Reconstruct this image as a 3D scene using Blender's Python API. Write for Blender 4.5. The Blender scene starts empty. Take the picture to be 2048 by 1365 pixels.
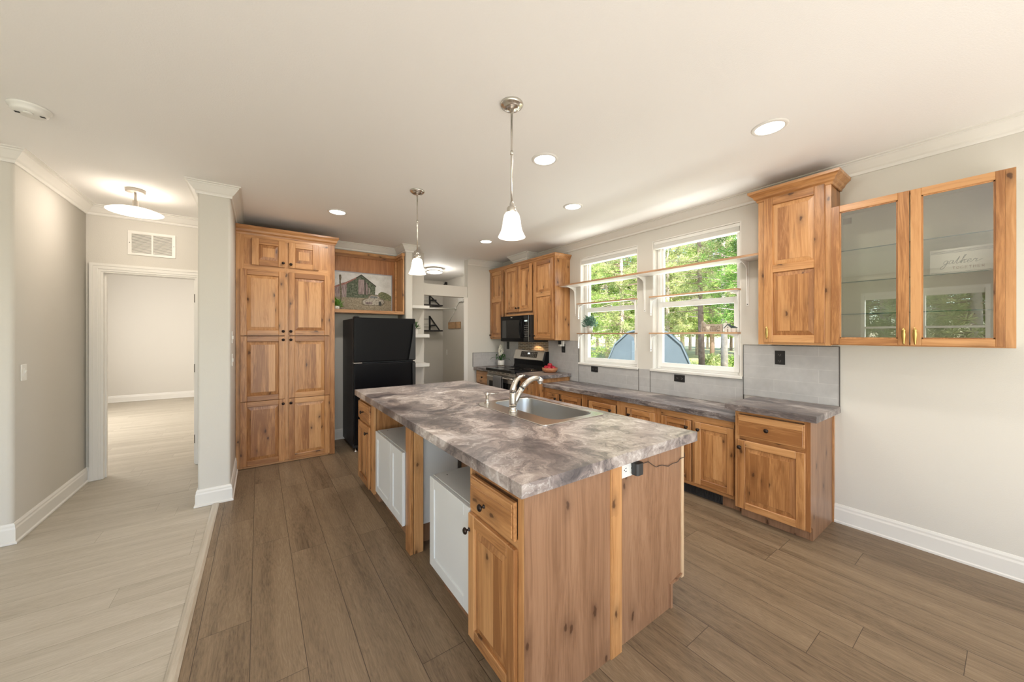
import bpy, bmesh, math, random
from mathutils import Vector, Matrix
random.seed(7)
S = bpy.context.scene
COL = S.collection
PI = math.pi

# ------------------------------------------------------------ camera, sky, sun, big lights, exposure
cam_d = bpy.data.cameras.new('camera'); cam = bpy.data.objects.new('camera', cam_d); COL.objects.link(cam)
cam_d.sensor_width = 36.0; cam_d.lens = 714.9/2048*36
cam_d.shift_y = -12.8/2048
cam_d.clip_start = 0.05; cam_d.clip_end = 300
cam.location = (0, 0, 1.43)
cam.rotation_euler = (PI/2, 0, -0.616565)
S.camera = cam
S.view_settings.view_transform = 'Standard'; S.view_settings.look = 'None'
S.view_settings.gamma = 1.0; S.view_settings.exposure = 0.0
try: S.view_settings.use_curve_mapping = False
except Exception: pass

W = bpy.data.worlds.new('sky'); S.world = W; W.use_nodes = True
wn = W.node_tree.nodes; wl = W.node_tree.links
sky = wn.new('ShaderNodeTexSky'); sky.sky_type = 'NISHITA'; sky.sun_disc = False
sky.sun_elevation = math.radians(48); sky.sun_rotation = math.radians(225); sky.altitude = 1200
wl.new(sky.outputs[0], wn['Background'].inputs[0]); wn['Background'].inputs[1].default_value = 0.5

def light(name, kind, loc, power, color=(1, 1, 1), rot=(0, 0, 0), size=0.1, size_y=None, shape=None, parent=None):
    d = bpy.data.lights.new(name, kind); d.energy = power; d.color = color
    if kind == 'AREA':
        d.size = size
        if shape: d.shape = shape
        if size_y: d.shape = 'RECTANGLE'; d.size_y = size_y
    elif kind in ('POINT', 'SPOT'):
        d.shadow_soft_size = size
    o = bpy.data.objects.new(name, d); o.location = loc; o.rotation_euler = rot
    COL.objects.link(o)
    return o
sun = light('sun', 'SUN', (0, 0, 20), 12.0, (1.0, 0.96, 0.88)); sun.data.angle = math.radians(0.6)
sdir = Vector((0.62, 0.62, -0.75)).normalized()      # the way the light travels: from behind the house
sun.rotation_euler = sdir.to_track_quat('-Z', 'Y').to_euler()
WARM = (1.0, 0.955, 0.89)
# added area lamps behind the camera, standing in for daylight from unseen openings
light('fill_south', 'AREA', (-0.6, -3.35, 1.22), 44, (0.95, 0.98, 1.0), (-PI/2, 0, PI), 5.6, 2.3)
light('fill_west', 'AREA', (-3.88, -1.6, 1.4), 15, (0.95, 0.98, 1.0), (0, -PI/2, 0), 1.8, 1.9)
light('fill_far_room', 'AREA', (-3.1, 8.2, 1.6), 120, (1.0, 0.965, 0.915), (0, -PI/2, 0), 1.6, 2.2)  # added lamp that brightens the far room; no window is built there
# added upward lamp at floor level, brightening the ceiling like floor bounce
light('ceiling_fill_room', 'AREA', (0.3, -1.9, 0.04), 140, (1.0, 0.975, 0.94), (PI, 0, 0), 5.6, 2.4)

# added upward lamp outside, hidden below the kitchen windows, to brighten the ceiling
light('ceiling_fill_yard', 'AREA', (5.6, 2.4, -0.40), 520, (1.0, 0.985, 0.95), (PI, 0, 0), 2.6, 5.0)

# ------------------------------------------------------------ mesh helpers
ORG = {}
class MB:
    """collects shapes, links them as ONE mesh object"""
    def __init__(s, T=None):
        s.v = []; s.f = []; s.m = []; s.r = []; s.T = T; s.sm = []
    def add(s, vs, fs, m=0, r=None, smooth=False):
        b = len(s.v); r = random.random() if r is None else r
        s.v += [tuple(s.T(*p)) if s.T else tuple(p) for p in vs]
        for f in fs:
            s.f.append([b+i for i in f]); s.m.append(m); s.r.append(r); s.sm.append(smooth)
        return s
    def box(s, x0, x1, y0, y1, z0, z1, m=0, r=None):
        return s.add([(x0,y0,z0),(x1,y0,z0),(x1,y1,z0),(x0,y1,z0),(x0,y0,z1),(x1,y0,z1),(x1,y1,z1),(x0,y1,z1)],
                     [(0,3,2,1),(4,5,6,7),(0,1,5,4),(1,2,6,5),(2,3,7,6),(3,0,4,7)], m, r)
    def prism(s, pts, a0, a1, axis='z', m=0, r=None, smooth=False):
        n = len(pts)
        def P(p, a):
            return {'z': (p[0], p[1], a), 'x': (a, p[0], p[1]), 'y': (p[0], a, p[1])}[axis]
        vs = [P(p, a0) for p in pts] + [P(p, a1) for p in pts]
        r = random.random() if r is None else r
        s.add(vs, [tuple(range(n))[::-1], tuple(range(n, 2*n))], m, r)
        s.add(vs, [(i, (i+1) % n, n+(i+1) % n, n+i) for i in range(n)], m, r, smooth)
        return s
    def lathe(s, prof, c, seg=24, axis='z', m=0, r=None, smooth=True, sx=1, sy=1):
        vs = []; fs = []
        n = len(prof)
        for i in range(seg):
            a = 2*PI*i/seg; ca, sa = math.cos(a)*sx, math.sin(a)*sy
            for (rr, h) in prof:
                p = {'z': (rr*ca, rr*sa, h), 'x': (h, rr*ca, rr*sa), 'y': (rr*ca, h, rr*sa)}[axis]
                vs.append((c[0]+p[0], c[1]+p[1], c[2]+p[2]))
        for i in range(seg):
            j = (i+1) % seg
            for k in range(n-1):
                fs.append((i*n+k, j*n+k, j*n+k+1, i*n+k+1))
        if prof[0][0] > 1e-6: fs.append(tuple(i*n for i in range(seg))[::-1])
        if prof[-1][0] > 1e-6: fs.append(tuple(i*n+n-1 for i in range(seg)))
        return s.add(vs, fs, m, r, smooth)
    def tube(s, pts, rad, seg=10, m=0, r=None, smooth=True, flat=1.0):
        pts = [Vector(p) for p in pts]; n = len(pts)
        rads = rad if isinstance(rad, (list, tuple)) else [rad]*n
        vs = []; up = None
        for i, p in enumerate(pts):
            t = (pts[min(i+1, n-1)]-pts[max(i-1, 0)])
            if t.length < 1e-9: t = Vector((0, 0, 1))
            t.normalize()
            if up is None:
                up = Vector((0, 0, 1)) if abs(t.z) < .9 else Vector((1, 0, 0))
            a = t.cross(up)
            if a.length < 1e-6: a = t.cross(Vector((1, 0.3, 0)))
            a.normalize(); b = a.cross(t).normalized(); up = b
            for k in range(seg):
                q = 2*PI*k/seg
                vs.append(tuple(p + a*math.cos(q)*rads[i] + b*math.sin(q)*rads[i]*flat))
        fs = []
        for i in range(n-1):
            for k in range(seg):
                fs.append((i*seg+k, i*seg+(k+1) % seg, (i+1)*seg+(k+1) % seg, (i+1)*seg+k))
        fs.append(tuple(range(seg))[::-1]); fs.append(tuple(range((n-1)*seg, n*seg)))
        return s.add(vs, fs, m, r, smooth)
    def ball(s, c, rx, ry=None, rz=None, m=0, seg=14, r=None):
        ry = ry or rx; rz = rz or rx
        k = seg//2
        prof = [(math.sin(PI*i/k), -math.cos(PI*i/k)) for i in range(k+1)]
        vs = []; fs = []; n = len(prof)
        for i in range(seg):
            a = 2*PI*i/seg
            for (q, h) in prof: vs.append((c[0]+q*math.cos(a)*rx, c[1]+q*math.sin(a)*ry, c[2]+h*rz))
        for i in range(seg):
            j = (i+1) % seg
            for t in range(n-1): fs.append((i*n+t, j*n+t, j*n+t+1, i*n+t+1))
        return s.add(vs, fs, m, r, True)
    def build(s, name, mats, parent=None, bev=0, seg=1, label=None, cat=None, group=None, kind=None):
        if not isinstance(mats, (list, tuple)): mats = [mats]
        if parent is None:
            xs = [p[0] for p in s.v]; ys = [p[1] for p in s.v]; zs = [p[2] for p in s.v]
            o0 = Vector(((min(xs)+max(xs))/2, (min(ys)+max(ys))/2, min(zs)))
        else:
            o0 = ORG[parent.name]
        me = bpy.data.meshes.new(name)
        me.from_pydata([(p[0]-o0.x, p[1]-o0.y, p[2]-o0.z) for p in s.v], [], s.f)
        for m in mats: me.materials.append(m)
        me.polygons.foreach_set('material_index', s.m)
        me.polygons.foreach_set('use_smooth', s.sm)
        at = me.attributes.new('rnd', 'FLOAT', 'FACE'); at.data.foreach_set('value', s.r)
        bm = bmesh.new(); bm.from_mesh(me)
        bmesh.ops.recalc_face_normals(bm, faces=bm.faces)
        bm.to_mesh(me); bm.free(); me.update()
        o = bpy.data.objects.new(name, me); COL.objects.link(o)
        if parent is None: o.location = o0
        else: o.parent = parent
        ORG[o.name] = o0
        if bev:
            b = o.modifiers.new('edge', 'BEVEL'); b.width = bev; b.segments = seg; b.limit_method = 'ANGLE'
            b.angle_limit = math.radians(40); b.harden_normals = False
        if label: o['label'] = label
        if cat: o['category'] = cat
        if group: o['group'] = group
        if kind: o['kind'] = kind
        return o

def thing(name, loc, label, cat, group=None):
    o = bpy.data.objects.new(name, None); COL.objects.link(o); o.location = loc
    o.empty_display_size = 0.1
    o['label'] = label; o['category'] = cat
    if group: o['group'] = group
    ORG[o.name] = Vector(loc)
    return o
def dup(root, loc, label=None):
    """a copy of a thing with copies of its parts and sub-parts"""
    r = root.copy(); COL.objects.link(r); r.location = loc
    if label: r['label'] = label
    for ch in list(root.children):
        c = ch.copy(); COL.objects.link(c); c.parent = r
        for g in list(ch.children):
            d = g.copy(); COL.objects.link(d); d.parent = c
    return r
def TX(X0):   # faces -X: u runs along Y, v up, w outwards
    return lambda u, w, v: (X0-w, u, v)
def TY(Y0):   # faces -Y: u runs along X
    return lambda u, w, v: (u, Y0-w, v)

def sweep(name, prof, path, mat, closed=False, kind='structure', caps=True):
    """profile (out, z) swept along a floor plan path; the room lies on the right of the path"""
    n = len(path); mb = MB(); ring = []
    for i in range(n):
        p = Vector(path[i])
        def nrm(a, b):
            d = (Vector(b)-Vector(a)).normalized(); return Vector((d.y, -d.x))
        n1 = nrm(path[i-1], path[i]) if i > 0 else None
        n2 = nrm(path[i], path[i+1]) if i < n-1 else None
        if n1 is None: m = n2
        elif n2 is None: m = n1
        else:
            m = (n1+n2); m = m/(m.dot(n1))
        ring.append([(p.x+m.x*o, p.y+m.y*o, z) for (o, z) in prof])
    k = len(prof)
    for i in range(n-1):
        vs = ring[i]+ring[i+1]
        mb.add(vs, [(j, (j+1) % k, k+(j+1) % k, k+j) for j in range(k)], 0, 0.5)
    mb.add(ring[0], [tuple(range(k))], 0, .5); mb.add(ring[-1], [tuple(range(k))[::-1]], 0, .5)
    return mb.build(name, mat, kind=kind)

# ------------------------------------------------------------ materials
def newmat(name):
    m = bpy.data.materials.new(name); m.use_nodes = True
    nt = m.node_tree; b = nt.nodes['Principled BSDF']
    return m, nt, b
def sset(b, k, v):
    if k in b.inputs: b.inputs[k].default_value = v
def srgb(r, g, b):
    f = lambda c: (c/255/12.92) if c/255 <= .04045 else ((c/255+.055)/1.055)**2.4
    return (f(r), f(g), f(b), 1)
def flat(name, col, rough=.5, metal=0, spec=.5, emis=None, es=0, coat=0, bump=0, bscale=80, trans=0, aniso=0):
    m, nt, b = newmat(name)
    b.inputs['Base Color'].default_value = col if len(col) == 4 else (*col, 1)
    b.inputs['Roughness'].default_value = rough; b.inputs['Metallic'].default_value = metal
    sset(b, 'Specular IOR Level', spec); sset(b, 'Coat Weight', coat)
    if emis: sset(b, 'Emission Color', (*emis[:3], 1)); sset(b, 'Emission Strength', es)
    if trans: sset(b, 'Transmission Weight', trans)
    if bump:
        g = nt.nodes.new('ShaderNodeNewGeometry'); n = nt.nodes.new('ShaderNodeTexNoise')
        n.inputs['Scale'].default_value = bscale; n.inputs['Detail'].default_value = 3
        bp = nt.nodes.new('ShaderNodeBump'); bp.inputs['Strength'].default_value = bump; bp.inputs['Distance'].default_value = .004
        nt.links.new(g.outputs['Position'], n.inputs['Vector']); nt.links.new(n.outputs['Fac'], bp.inputs['Height'])
        nt.links.new(bp.outputs[0], b.inputs['Normal'])
    return m
class N:
    """tiny node graph writer"""
    def __init__(s, nt): s.nt = nt
    def n(s, t, **kw):
        o = s.nt.nodes.new(t)
        for k, v in kw.items():
            if hasattr(o, k): setattr(o, k, v)
        return o
    def link(s, a, b): s.nt.links.new(a, b)
    def math(s, op, a, b=None, c=None):
        o = s.nt.nodes.new('ShaderNodeMath'); o.operation = op
        for i, v in enumerate((a, b, c)):
            if v is None: continue
            if isinstance(v, (int, float)): o.inputs[i].default_value = v
            else: s.link(v, o.inputs[i])
        return o.outputs[0]
    def vmul(s, a, v):
        o = s.nt.nodes.new('ShaderNodeVectorMath'); o.operation = 'MULTIPLY'; s.link(a, o.inputs[0])
        if isinstance(v, tuple): o.inputs[1].default_value = v
        else: s.link(v, o.inputs[1])
        return o.outputs[0]
    def vadd(s, a, v):
        o = s.nt.nodes.new('ShaderNodeVectorMath'); o.operation = 'ADD'; s.link(a, o.inputs[0])
        if isinstance(v, tuple): o.inputs[1].default_value = v
        else: s.link(v, o.inputs[1])
        return o.outputs[0]
    def noise(s, vec, scale, detail=3, rough=.5, dist=0):
        o = s.nt.nodes.new('ShaderNodeTexNoise'); o.inputs['Scale'].default_value = scale
        o.inputs['Detail'].default_value = detail; o.inputs['Roughness'].default_value = rough
        o.inputs['Distortion'].default_value = dist; s.link(vec, o.inputs['Vector']); return o
    def ramp(s, fac, stops, mode='LINEAR'):
        o = s.nt.nodes.new('ShaderNodeValToRGB'); s.link(fac, o.inputs[0]); cr = o.color_ramp; cr.interpolation = mode
        while len(cr.elements) > 1: cr.elements.remove(cr.elements[0])
        cr.elements[0].position = stops[0][0]; cr.elements[0].color = stops[0][1]
        for p, c in stops[1:]:
            e = cr.elements.new(p); e.color = c
        return o.outputs[0]
    def mix(s, fac, a, b, mode='MIX'):
        o = s.nt.nodes.new('ShaderNodeMix'); o.data_type = 'RGBA'; o.blend_type = mode
        for i, v in ((0, fac), (6, a), (7, b)):
            if isinstance(v, (int, float)): o.inputs[i].default_value = v
            elif isinstance(v, tuple): o.inputs[i].default_value = v
            else: s.link(v, o.inputs[i])
        return o.outputs[2]
    def bump(s, h, strength, dist=.002):
        o = s.nt.nodes.new('ShaderNodeBump'); o.inputs['Strength'].default_value = strength; o.inputs['Distance'].default_value = dist
        s.link(h, o.inputs['Height']); return o.outputs[0]
def g4(v): return (v, v, v, 1)

def wood(name, axis, light_, mid, dark, knot=(0.055, 0.018, 0.006, 1), rough=.38, knots=True, contrast=1.0):
    m, nt, b = newmat(name); q = N(nt)
    pos = q.n('ShaderNodeNewGeometry').outputs['Position']
    at = q.n('ShaderNodeAttribute'); at.attribute_name = 'rnd'; rnd = at.outputs['Fac']
    cx = q.n('ShaderNodeCombineXYZ')
    q.link(q.math('MULTIPLY', rnd, 17.3), cx.inputs[0]); q.link(q.math('MULTIPLY', rnd, 11.1), cx.inputs[1]); q.link(q.math('MULTIPLY', rnd, 23.7), cx.inputs[2])
    p = q.vadd(pos, cx.outputs[0])
    st = {'x': (.055, 1, 1), 'y': (1, .055, 1), 'z': (1, 1, .055)}[axis]
    s2 = {'x': (.3, 1, 1), 'y': (1, .3, 1), 'z': (1, 1, .3)}[axis]
    pg = q.vmul(p, st)
    w = q.noise(q.vmul(p, s2), 3.2, 2)                      # slow wander of the grain
    pw = q.vadd(pg, q.vmul(w.outputs['Color'], (.10, .10, .10)))
    fine = q.noise(pw, 95, 4, .6); broad = q.noise(pw, 16, 3, .55)
    t = q.math('ADD', q.math('MULTIPLY', broad.outputs['Fac'], .5), q.math('MULTIPLY', fine.outputs['Fac'], .5))
    t = q.math('ADD', t, q.math('MULTIPLY', q.math('SUBTRACT', rnd, .5), .26*contrast))
    c = q.ramp(t, [(.36, dark), (.50, mid), (.66, light_)])
    if knots:
        spx = q.n('ShaderNodeSeparateXYZ'); q.link(p, spx.inputs[0])
        g_, o1, o2 = {'x': (0, 2, 1), 'y': (1, 2, 0), 'z': (2, 0, 1)}[axis]
        kc = q.n('ShaderNodeCombineXYZ'); q.link(q.math('ADD', spx.outputs[o1], spx.outputs[o2]), kc.inputs[0]); q.link(q.math('MULTIPLY', spx.outputs[g_], .48), kc.inputs[1])
        wob = q.noise(p, 26, 2)
        kp = q.vadd(kc.outputs[0], q.vmul(wob.outputs['Color'], (.022, .022, .0)))
        vo = q.n('ShaderNodeTexVoronoi'); vo.voronoi_dimensions = '2D'; vo.inputs['Scale'].default_value = 7.0; q.link(kp, vo.inputs['Vector'])
        sel = q.math('GREATER_THAN', q.math('FRACT', q.math('MULTIPLY', vo.outputs['Color'], 3.7)), .50)
        core = q.ramp(vo.outputs['Distance'], [(.0, g4(1)), (.045, g4(.95)), (.07, g4(.45)), (.15, g4(.22)), (.30, g4(0))])
        k = q.math('MULTIPLY', core, sel)
        c = q.mix(q.math('MULTIPLY', k, .88), c, knot)
    q.link(c, b.inputs['Base Color'])
    b.inputs['Roughness'].default_value = rough; sset(b, 'Coat Weight', .25); sset(b, 'Coat Roughness', .22)
    q.link(q.bump(fine.outputs['Fac'], .06), b.inputs['Normal'])
    return m
A1, A2, A3 = srgb(204, 153, 102), srgb(184, 131, 81), srgb(148, 98, 56)
WZ = wood('alder_upright', 'z', A1, A2, A3); WX = wood('alder_along_x', 'x', A1, A2, A3); WY = wood('alder_along_y', 'y', A1, A2, A3)
V1, V2, V3 = srgb(164, 125, 95), srgb(150, 111, 82), srgb(130, 93, 66)  # veneer tone; light on the island's end panels is mixed into this colour
VZ = wood('alder_veneer_shaded', 'z', V1, V2, V3, rough=.45, contrast=.3)
PZ = wood('alder_panel_back', 'z', srgb(190, 132, 82), srgb(172, 114, 66), srgb(150, 94, 50), knots=False)
SHELF = wood('shelf_wood', 'y', srgb(206, 164, 124), srgb(186, 142, 104), srgb(160, 118, 82), knots=False)
PALE = wood('pale_wood', 'z', srgb(226, 200, 168), srgb(214, 184, 148), srgb(200, 166, 128), knots=False)
PEG = wood('peg_board_wood', 'y', srgb(206, 170, 128), srgb(188, 148, 104), srgb(160, 120, 78), knots=False)

def wallpaint(name, col, bs=.35, sc=190):
    m, nt, b = newmat(name); q = N(nt)
    pos = q.n('ShaderNodeNewGeometry').outputs['Position']
    b.inputs['Base Color'].default_value = col; b.inputs['Roughness'].default_value = .75; sset(b, 'Specular IOR Level', .3)
    n1 = q.noise(pos, sc, 3, .6)
    q.link(q.bump(n1.outputs['Fac'], bs, .002), b.inputs['Normal'])
    return m
WALL = wallpaint('wall_paint', srgb(214, 209, 200)); CEIL = wallpaint('ceiling_paint', srgb(246, 243, 239), .5, 130)
TRIM = flat('white_trim', srgb(232, 228, 221), .35); CABW = flat('white_cabinet_face', srgb(218, 219, 218), .35)
CABG = flat('white_cabinet_carcass', srgb(206, 205, 202), .5)
VINYL = flat('window_vinyl', srgb(244, 242, 238), .35)
INSIDE = flat('cabinet_interior_paint', srgb(206, 199, 180), .6)

def planks(name, along, L, H, off, cols, seam, rough, grain_dark, gap=.0018):
    m, nt, b = newmat(name); q = N(nt)
    g = q.n('ShaderNodeNewGeometry'); sp = q.n('ShaderNodeSeparateXYZ'); q.link(g.outputs['Position'], sp.inputs[0])
    cb = q.n('ShaderNodeCombineXYZ')
    a, c = (sp.outputs[1], sp.outputs[0]) if along == 'y' else (sp.outputs[0], sp.outputs[1])
    q.link(q.math('ADD', a, 40.0), cb.inputs[0]); q.link(q.math('ADD', c, off), cb.inputs[1])
    # plank id
    row = q.math('FLOOR', q.math('DIVIDE', q.math('ADD', c, off), H))
    shift = q.math('MULTIPLY', q.math('FRACT', q.math('MULTIPLY', q.math('SINE', q.math('MULTIPLY', row, 12.9898)), 437.5)), L)
    aa = q.math('ADD', q.math('ADD', a, 40.0), shift)
    colid = q.math('FLOOR', q.math('DIVIDE', aa, L))
    rnd = q.math('FRACT', q.math('MULTIPLY', q.math('SINE', q.math('ADD', q.math('MULTIPLY', row, 78.23), q.math('MULTIPLY', colid, 37.71))), 4375.5))
    fr = q.math('FRACT', q.math('DIVIDE', q.math('ADD', c, off), H)); fl = q.math('FRACT', q.math('DIVIDE', aa, L))
    e1 = q.math('LESS_THAN', q.math('MINIMUM', fr, q.math('SUBTRACT', 1, fr)), gap/H)
    e2 = q.math('LESS_THAN', q.math('MINIMUM', fl, q.math('SUBTRACT', 1, fl)), gap*.8/L)
    edge = q.math('MAXIMUM', e1, e2)
    pv = q.n('ShaderNodeCombineXYZ')
    q.link(q.math('ADD', q.math('MULTIPLY', aa, .09), q.math('MULTIPLY', rnd, 31.0)), pv.inputs[0]); q.link(c, pv.inputs[1]); q.link(q.math('MULTIPLY', rnd, 9.0), pv.inputs[2])
    w = q.noise(q.vmul(pv.outputs[0], (4.0, 1, 1)), 5, 2)
    pw = q.vadd(pv.outputs[0], q.vmul(w.outputs['Color'], (.06, .05, 0)))
    fine = q.noise(pw, 170, 5, .7); broad = q.noise(pw, 9, 4, .6)
    t = q.math('ADD', q.math('MULTIPLY', broad.outputs['Fac'], .5), q.math('MULTIPLY', fine.outputs['Fac'], .5))
    t = q.math('ADD', t, q.math('MULTIPLY', q.math('SUBTRACT', rnd, .5), .05))
    c1 = q.ramp(t, [(.34, grain_dark), (.46, cols[0]), (.56, cols[1]), (.68, cols[2])])
    cc = q.mix(edge, c1, seam)
    q.link(cc, b.inputs['Base Color']); b.inputs['Roughness'].default_value = rough; sset(b, 'Specular IOR Level', .35)
    hh = q.math('SUBTRACT', q.math('MULTIPLY', fine.outputs['Fac'], .4), q.math('MULTIPLY', edge, 1.0))
    q.link(q.bump(hh, .22, .002), b.inputs['Normal'])
    return m
F_DARK = planks('brown_plank_floor', 'y', 1.22, .2035, 40*.2035+.031, [srgb(124, 105, 83), srgb(139, 119, 95), srgb(157, 137, 112)], srgb(70, 56, 43), .45, srgb(90, 73, 56), .0014)
F_LIGHT = planks('whitewashed_plank_floor', 'x', 1.22, .183, 40*.183, [srgb(180, 171, 155), srgb(190, 181, 166), srgb(202, 194, 180)], srgb(146, 137, 122), .5, srgb(166, 156, 140), .0012)

def stone(name, k=(1.0, 1.0, 1.0), dim=1.0):
    m, nt, b = newmat(name); q = N(nt)
    pos = q.n('ShaderNodeNewGeometry').outputs['Position']
    p = q.vmul(pos, (k[0], k[1], k[2]))
    w1 = q.noise(p, 1.5, 3, .55); w2 = q.noise(q.vadd(p, (5.1, 2.2, 7.7)), 4.5, 3, .6)
    pp = q.vadd(p, q.vmul(w1.outputs['Color'], (1.3, 1.3, .4)))
    pp = q.vadd(pp, q.vmul(w2.outputs['Color'], (.30, .30, .12)))
    n1 = q.noise(pp, 2.6, 10, .66); n2 = q.noise(pp, 8.5, 7, .62, .4); n3 = q.noise(q.vadd(p, (3, 8, 1)), 1.9, 4, .55, .8)
    n4 = q.noise(pp, 38, 5, .7)
    t = q.math('ADD', q.math('ADD', q.math('MULTIPLY', n1.outputs['Fac'], .56), q.math('MULTIPLY', n2.outputs['Fac'], .28)), q.math('MULTIPLY', n4.outputs['Fac'], .16))
    c = q.ramp(t, [(.37, srgb(82, 78, 82)), (.44, srgb(118, 111, 111)), (.495, srgb(150, 140, 137)), (.55, srgb(180, 171, 167)), (.61, srgb(224, 221, 220))])
    tone = q.ramp(n3.outputs['Fac'], [(.36, srgb(150, 147, 152)), (.47, srgb(232, 224, 220)), (.58, srgb(255, 250, 244))])
    c = q.mix(.75, c, tone, 'MULTIPLY')
    v1 = q.math('ABSOLUTE', q.math('SUBTRACT', n1.outputs['Fac'], .535))
    c = q.mix(q.ramp(v1, [(.0, g4(.40)), (.003, g4(.25)), (.010, g4(0))]), c, srgb(228, 224, 220))
    v2 = q.math('ABSOLUTE', q.math('SUBTRACT', n1.outputs['Fac'], .455))
    c = q.mix(q.ramp(v2, [(.0, g4(.70)), (.005, g4(.45)), (.015, g4(0))]), c, srgb(70, 66, 70))
    if dim < 1: c = q.mix(1.0, c, g4(dim**2), 'MULTIPLY')
    q.link(c, b.inputs['Base Color']); b.inputs['Roughness'].default_value = .34; sset(b, 'Specular IOR Level', .5)
    return m
STRIP = wood('transition_strip', 'y', srgb(196, 186, 170), srgb(184, 173, 156), srgb(168, 156, 138), knots=False)
STONE = stone('swirled_grey_laminate'); STONE2 = stone('streaked_grey_laminate', (1.7, .55, 1.7), .90)

def tiles(name, ax, w, h, offz, col1, col2, grout, gap, rough=.35, offu=0.0, bright=0):
    m, nt, b = newmat(name); q = N(nt)
    g = q.n('ShaderNodeNewGeometry'); sp = q.n('ShaderNodeSeparateXYZ'); q.link(g.outputs['Position'], sp.inputs[0])
    u = sp.outputs['XYZ'.index(ax)]; z = sp.outputs[2]
    cb = q.n('ShaderNodeCombineXYZ'); q.link(q.math('ADD', u, offu), cb.inputs[0]); q.link(q.math('ADD', z, offz), cb.inputs[1])
    br = q.n('ShaderNodeTexBrick'); q.link(cb.outputs[0], br.inputs['Vector'])
    br.inputs['Scale'].default_value = 1; br.inputs['Brick Width'].default_value = w; br.inputs['Row Height'].default_value = h
    br.inputs['Mortar Size'].default_value = gap; br.inputs['Mortar Smooth'].default_value = .1; br.inputs['Bias'].default_value = 0
    br.inputs['Color1'].default_value = col1; br.inputs['Color2'].default_value = col2; br.inputs['Mortar'].default_value = grout
    n = q.noise(g.outputs['Position'], 14, 4, .6)
    c = q.mix(.5, br.outputs['Color'], q.ramp(n.outputs['Fac'], [(.35, g4(.80)), (.65, g4(1))]), 'MULTIPLY')
    q.link(c, b.inputs['Base Color']); b.inputs['Roughness'].default_value = rough
    q.link(q.bump(q.math('SUBTRACT', 1, br.outputs['Fac']), .15, .001), b.inputs['Normal'])
    return m
TILE = tiles('grey_ceramic_tile', 'Y', .60, .106, .014, srgb(184, 182, 180), srgb(190, 188, 186), srgb(200, 198, 195), .0018)
TILEX = tiles('grey_ceramic_tile_return', 'X', .30, .106, .014, srgb(186, 182, 180), srgb(192, 188, 186), srgb(202, 198, 195), .0018)
MOSA = tiles('slate_mosaic_tile', 'Y', .10, .026, .0, srgb(112, 98, 84), srgb(150, 124, 96), srgb(206, 192, 170), .0035, .4)
METALTRIM = flat('dark_tile_edge_trim', srgb(98, 96, 94), .4, .6)

BLACK = flat('black_appliance', (.005, .005, .006), .28, 0, .14)
BLACKM = flat('black_satin', (.02, .02, .02), .45); BLACKG = flat('black_glass', (.008, .008, .009), .05, 0, .6)
FRSIDE = flat('textured_black_side', (.028, .024, .024), .5, bump=.15, bscale=400)
SS = flat('brushed_stainless', (.62, .60, .57), .26, 1.0); SSD = flat('stainless_basin', (.44, .44, .43), .34, 1.0)
NICKEL = flat('brushed_nickel', (.66, .63, .58), .24, 1.0); CHROME = flat('chrome', (.8, .8, .8), .1, 1.0)
BRONZE = flat('oil_rubbed_bronze', (.035, .024, .02), .32, .7); BRASS = flat('brass', (.62, .43, .15), .3, 1.0)
WHITEP = flat('white_plastic', srgb(236, 234, 228), .4); BLKP = flat('black_plastic', (.03, .03, .03), .4)
SLOT = flat('slot_dark', (.01, .01, .01), .6); GREYV = flat('grey_metal_vent_shade', srgb(120, 114, 104), .7)
CLOTH = flat('grey_towel', srgb(104, 102, 100), .9, bump=.5, bscale=500)
POTW = flat('white_ceramic', srgb(232, 226, 218), .35); LEAF = flat('leaf_green', (.07, .19, .04), .5); LEAFB = flat('leaf_blue_green', (.15, .27, .20), .55)
LEAFD = flat('leaf_dark', (.05, .13, .035), .5); PETAL = flat('cream_petal', srgb(226, 220, 204), .6); APPLE = flat('red_apple_skin', (.42, .015, .03), .3)
BOWL = wood('bowl_wood', 'x', srgb(200, 140, 98), srgb(176, 112, 74), srgb(140, 82, 50), knots=False)
LAMPGLASS = flat('frosted_shade_glass', srgb(250, 238, 222), .4, emis=(1, .88, .74), es=2.6)
DISCG = flat('glowing_glass', srgb(250, 240, 228), .4, emis=(1, .93, .82), es=2.2)
LENS = flat('downlight_lens', (1, 1, 1), .4, emis=(1, .97, .92), es=7)
def glassmat(name, refl, tint=(.96, .98, .97, 1)):
    m = bpy.data.materials.new(name); m.use_nodes = True; nt = m.node_tree; q = N(nt)
    for n in list(nt.nodes): nt.nodes.remove(n)
    out = q.n('ShaderNodeOutputMaterial'); tr = q.n('ShaderNodeBsdfTransparent'); tr.inputs[0].default_value = tint
    gl = q.n('ShaderNodeBsdfGlossy'); gl.inputs['Roughness'].default_value = .0; gl.inputs['Color'].default_value = (1, 1, 1, 1)
    fr = q.n('ShaderNodeFresnel'); fr.inputs[0].default_value = 1.5
    mx = q.n('ShaderNodeMixShader'); gb = q.n('ShaderNodeNewGeometry'); q.link(q.math('MULTIPLY', q.math('MULTIPLY', fr.outputs[0], refl), q.math('SUBTRACT', 1, gb.outputs['Backfacing'])), mx.inputs[0])
    q.link(tr.outputs[0], mx.inputs[1]); q.link(gl.outputs[0], mx.inputs[2]); q.link(mx.outputs[0], out.inputs[0])
    return m
PANE = glassmat('window_glass', 1.0); CABGLASS = glassmat('cabinet_glass', 6.0, (.88, .89, .86, 1)); SHELFGLASS = glassmat('shelf_glass', 2.0, (.80, .90, .87, 1))
GLASSEDGE = flat('glass_edge', (.03, .09, .08), .2)
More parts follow.
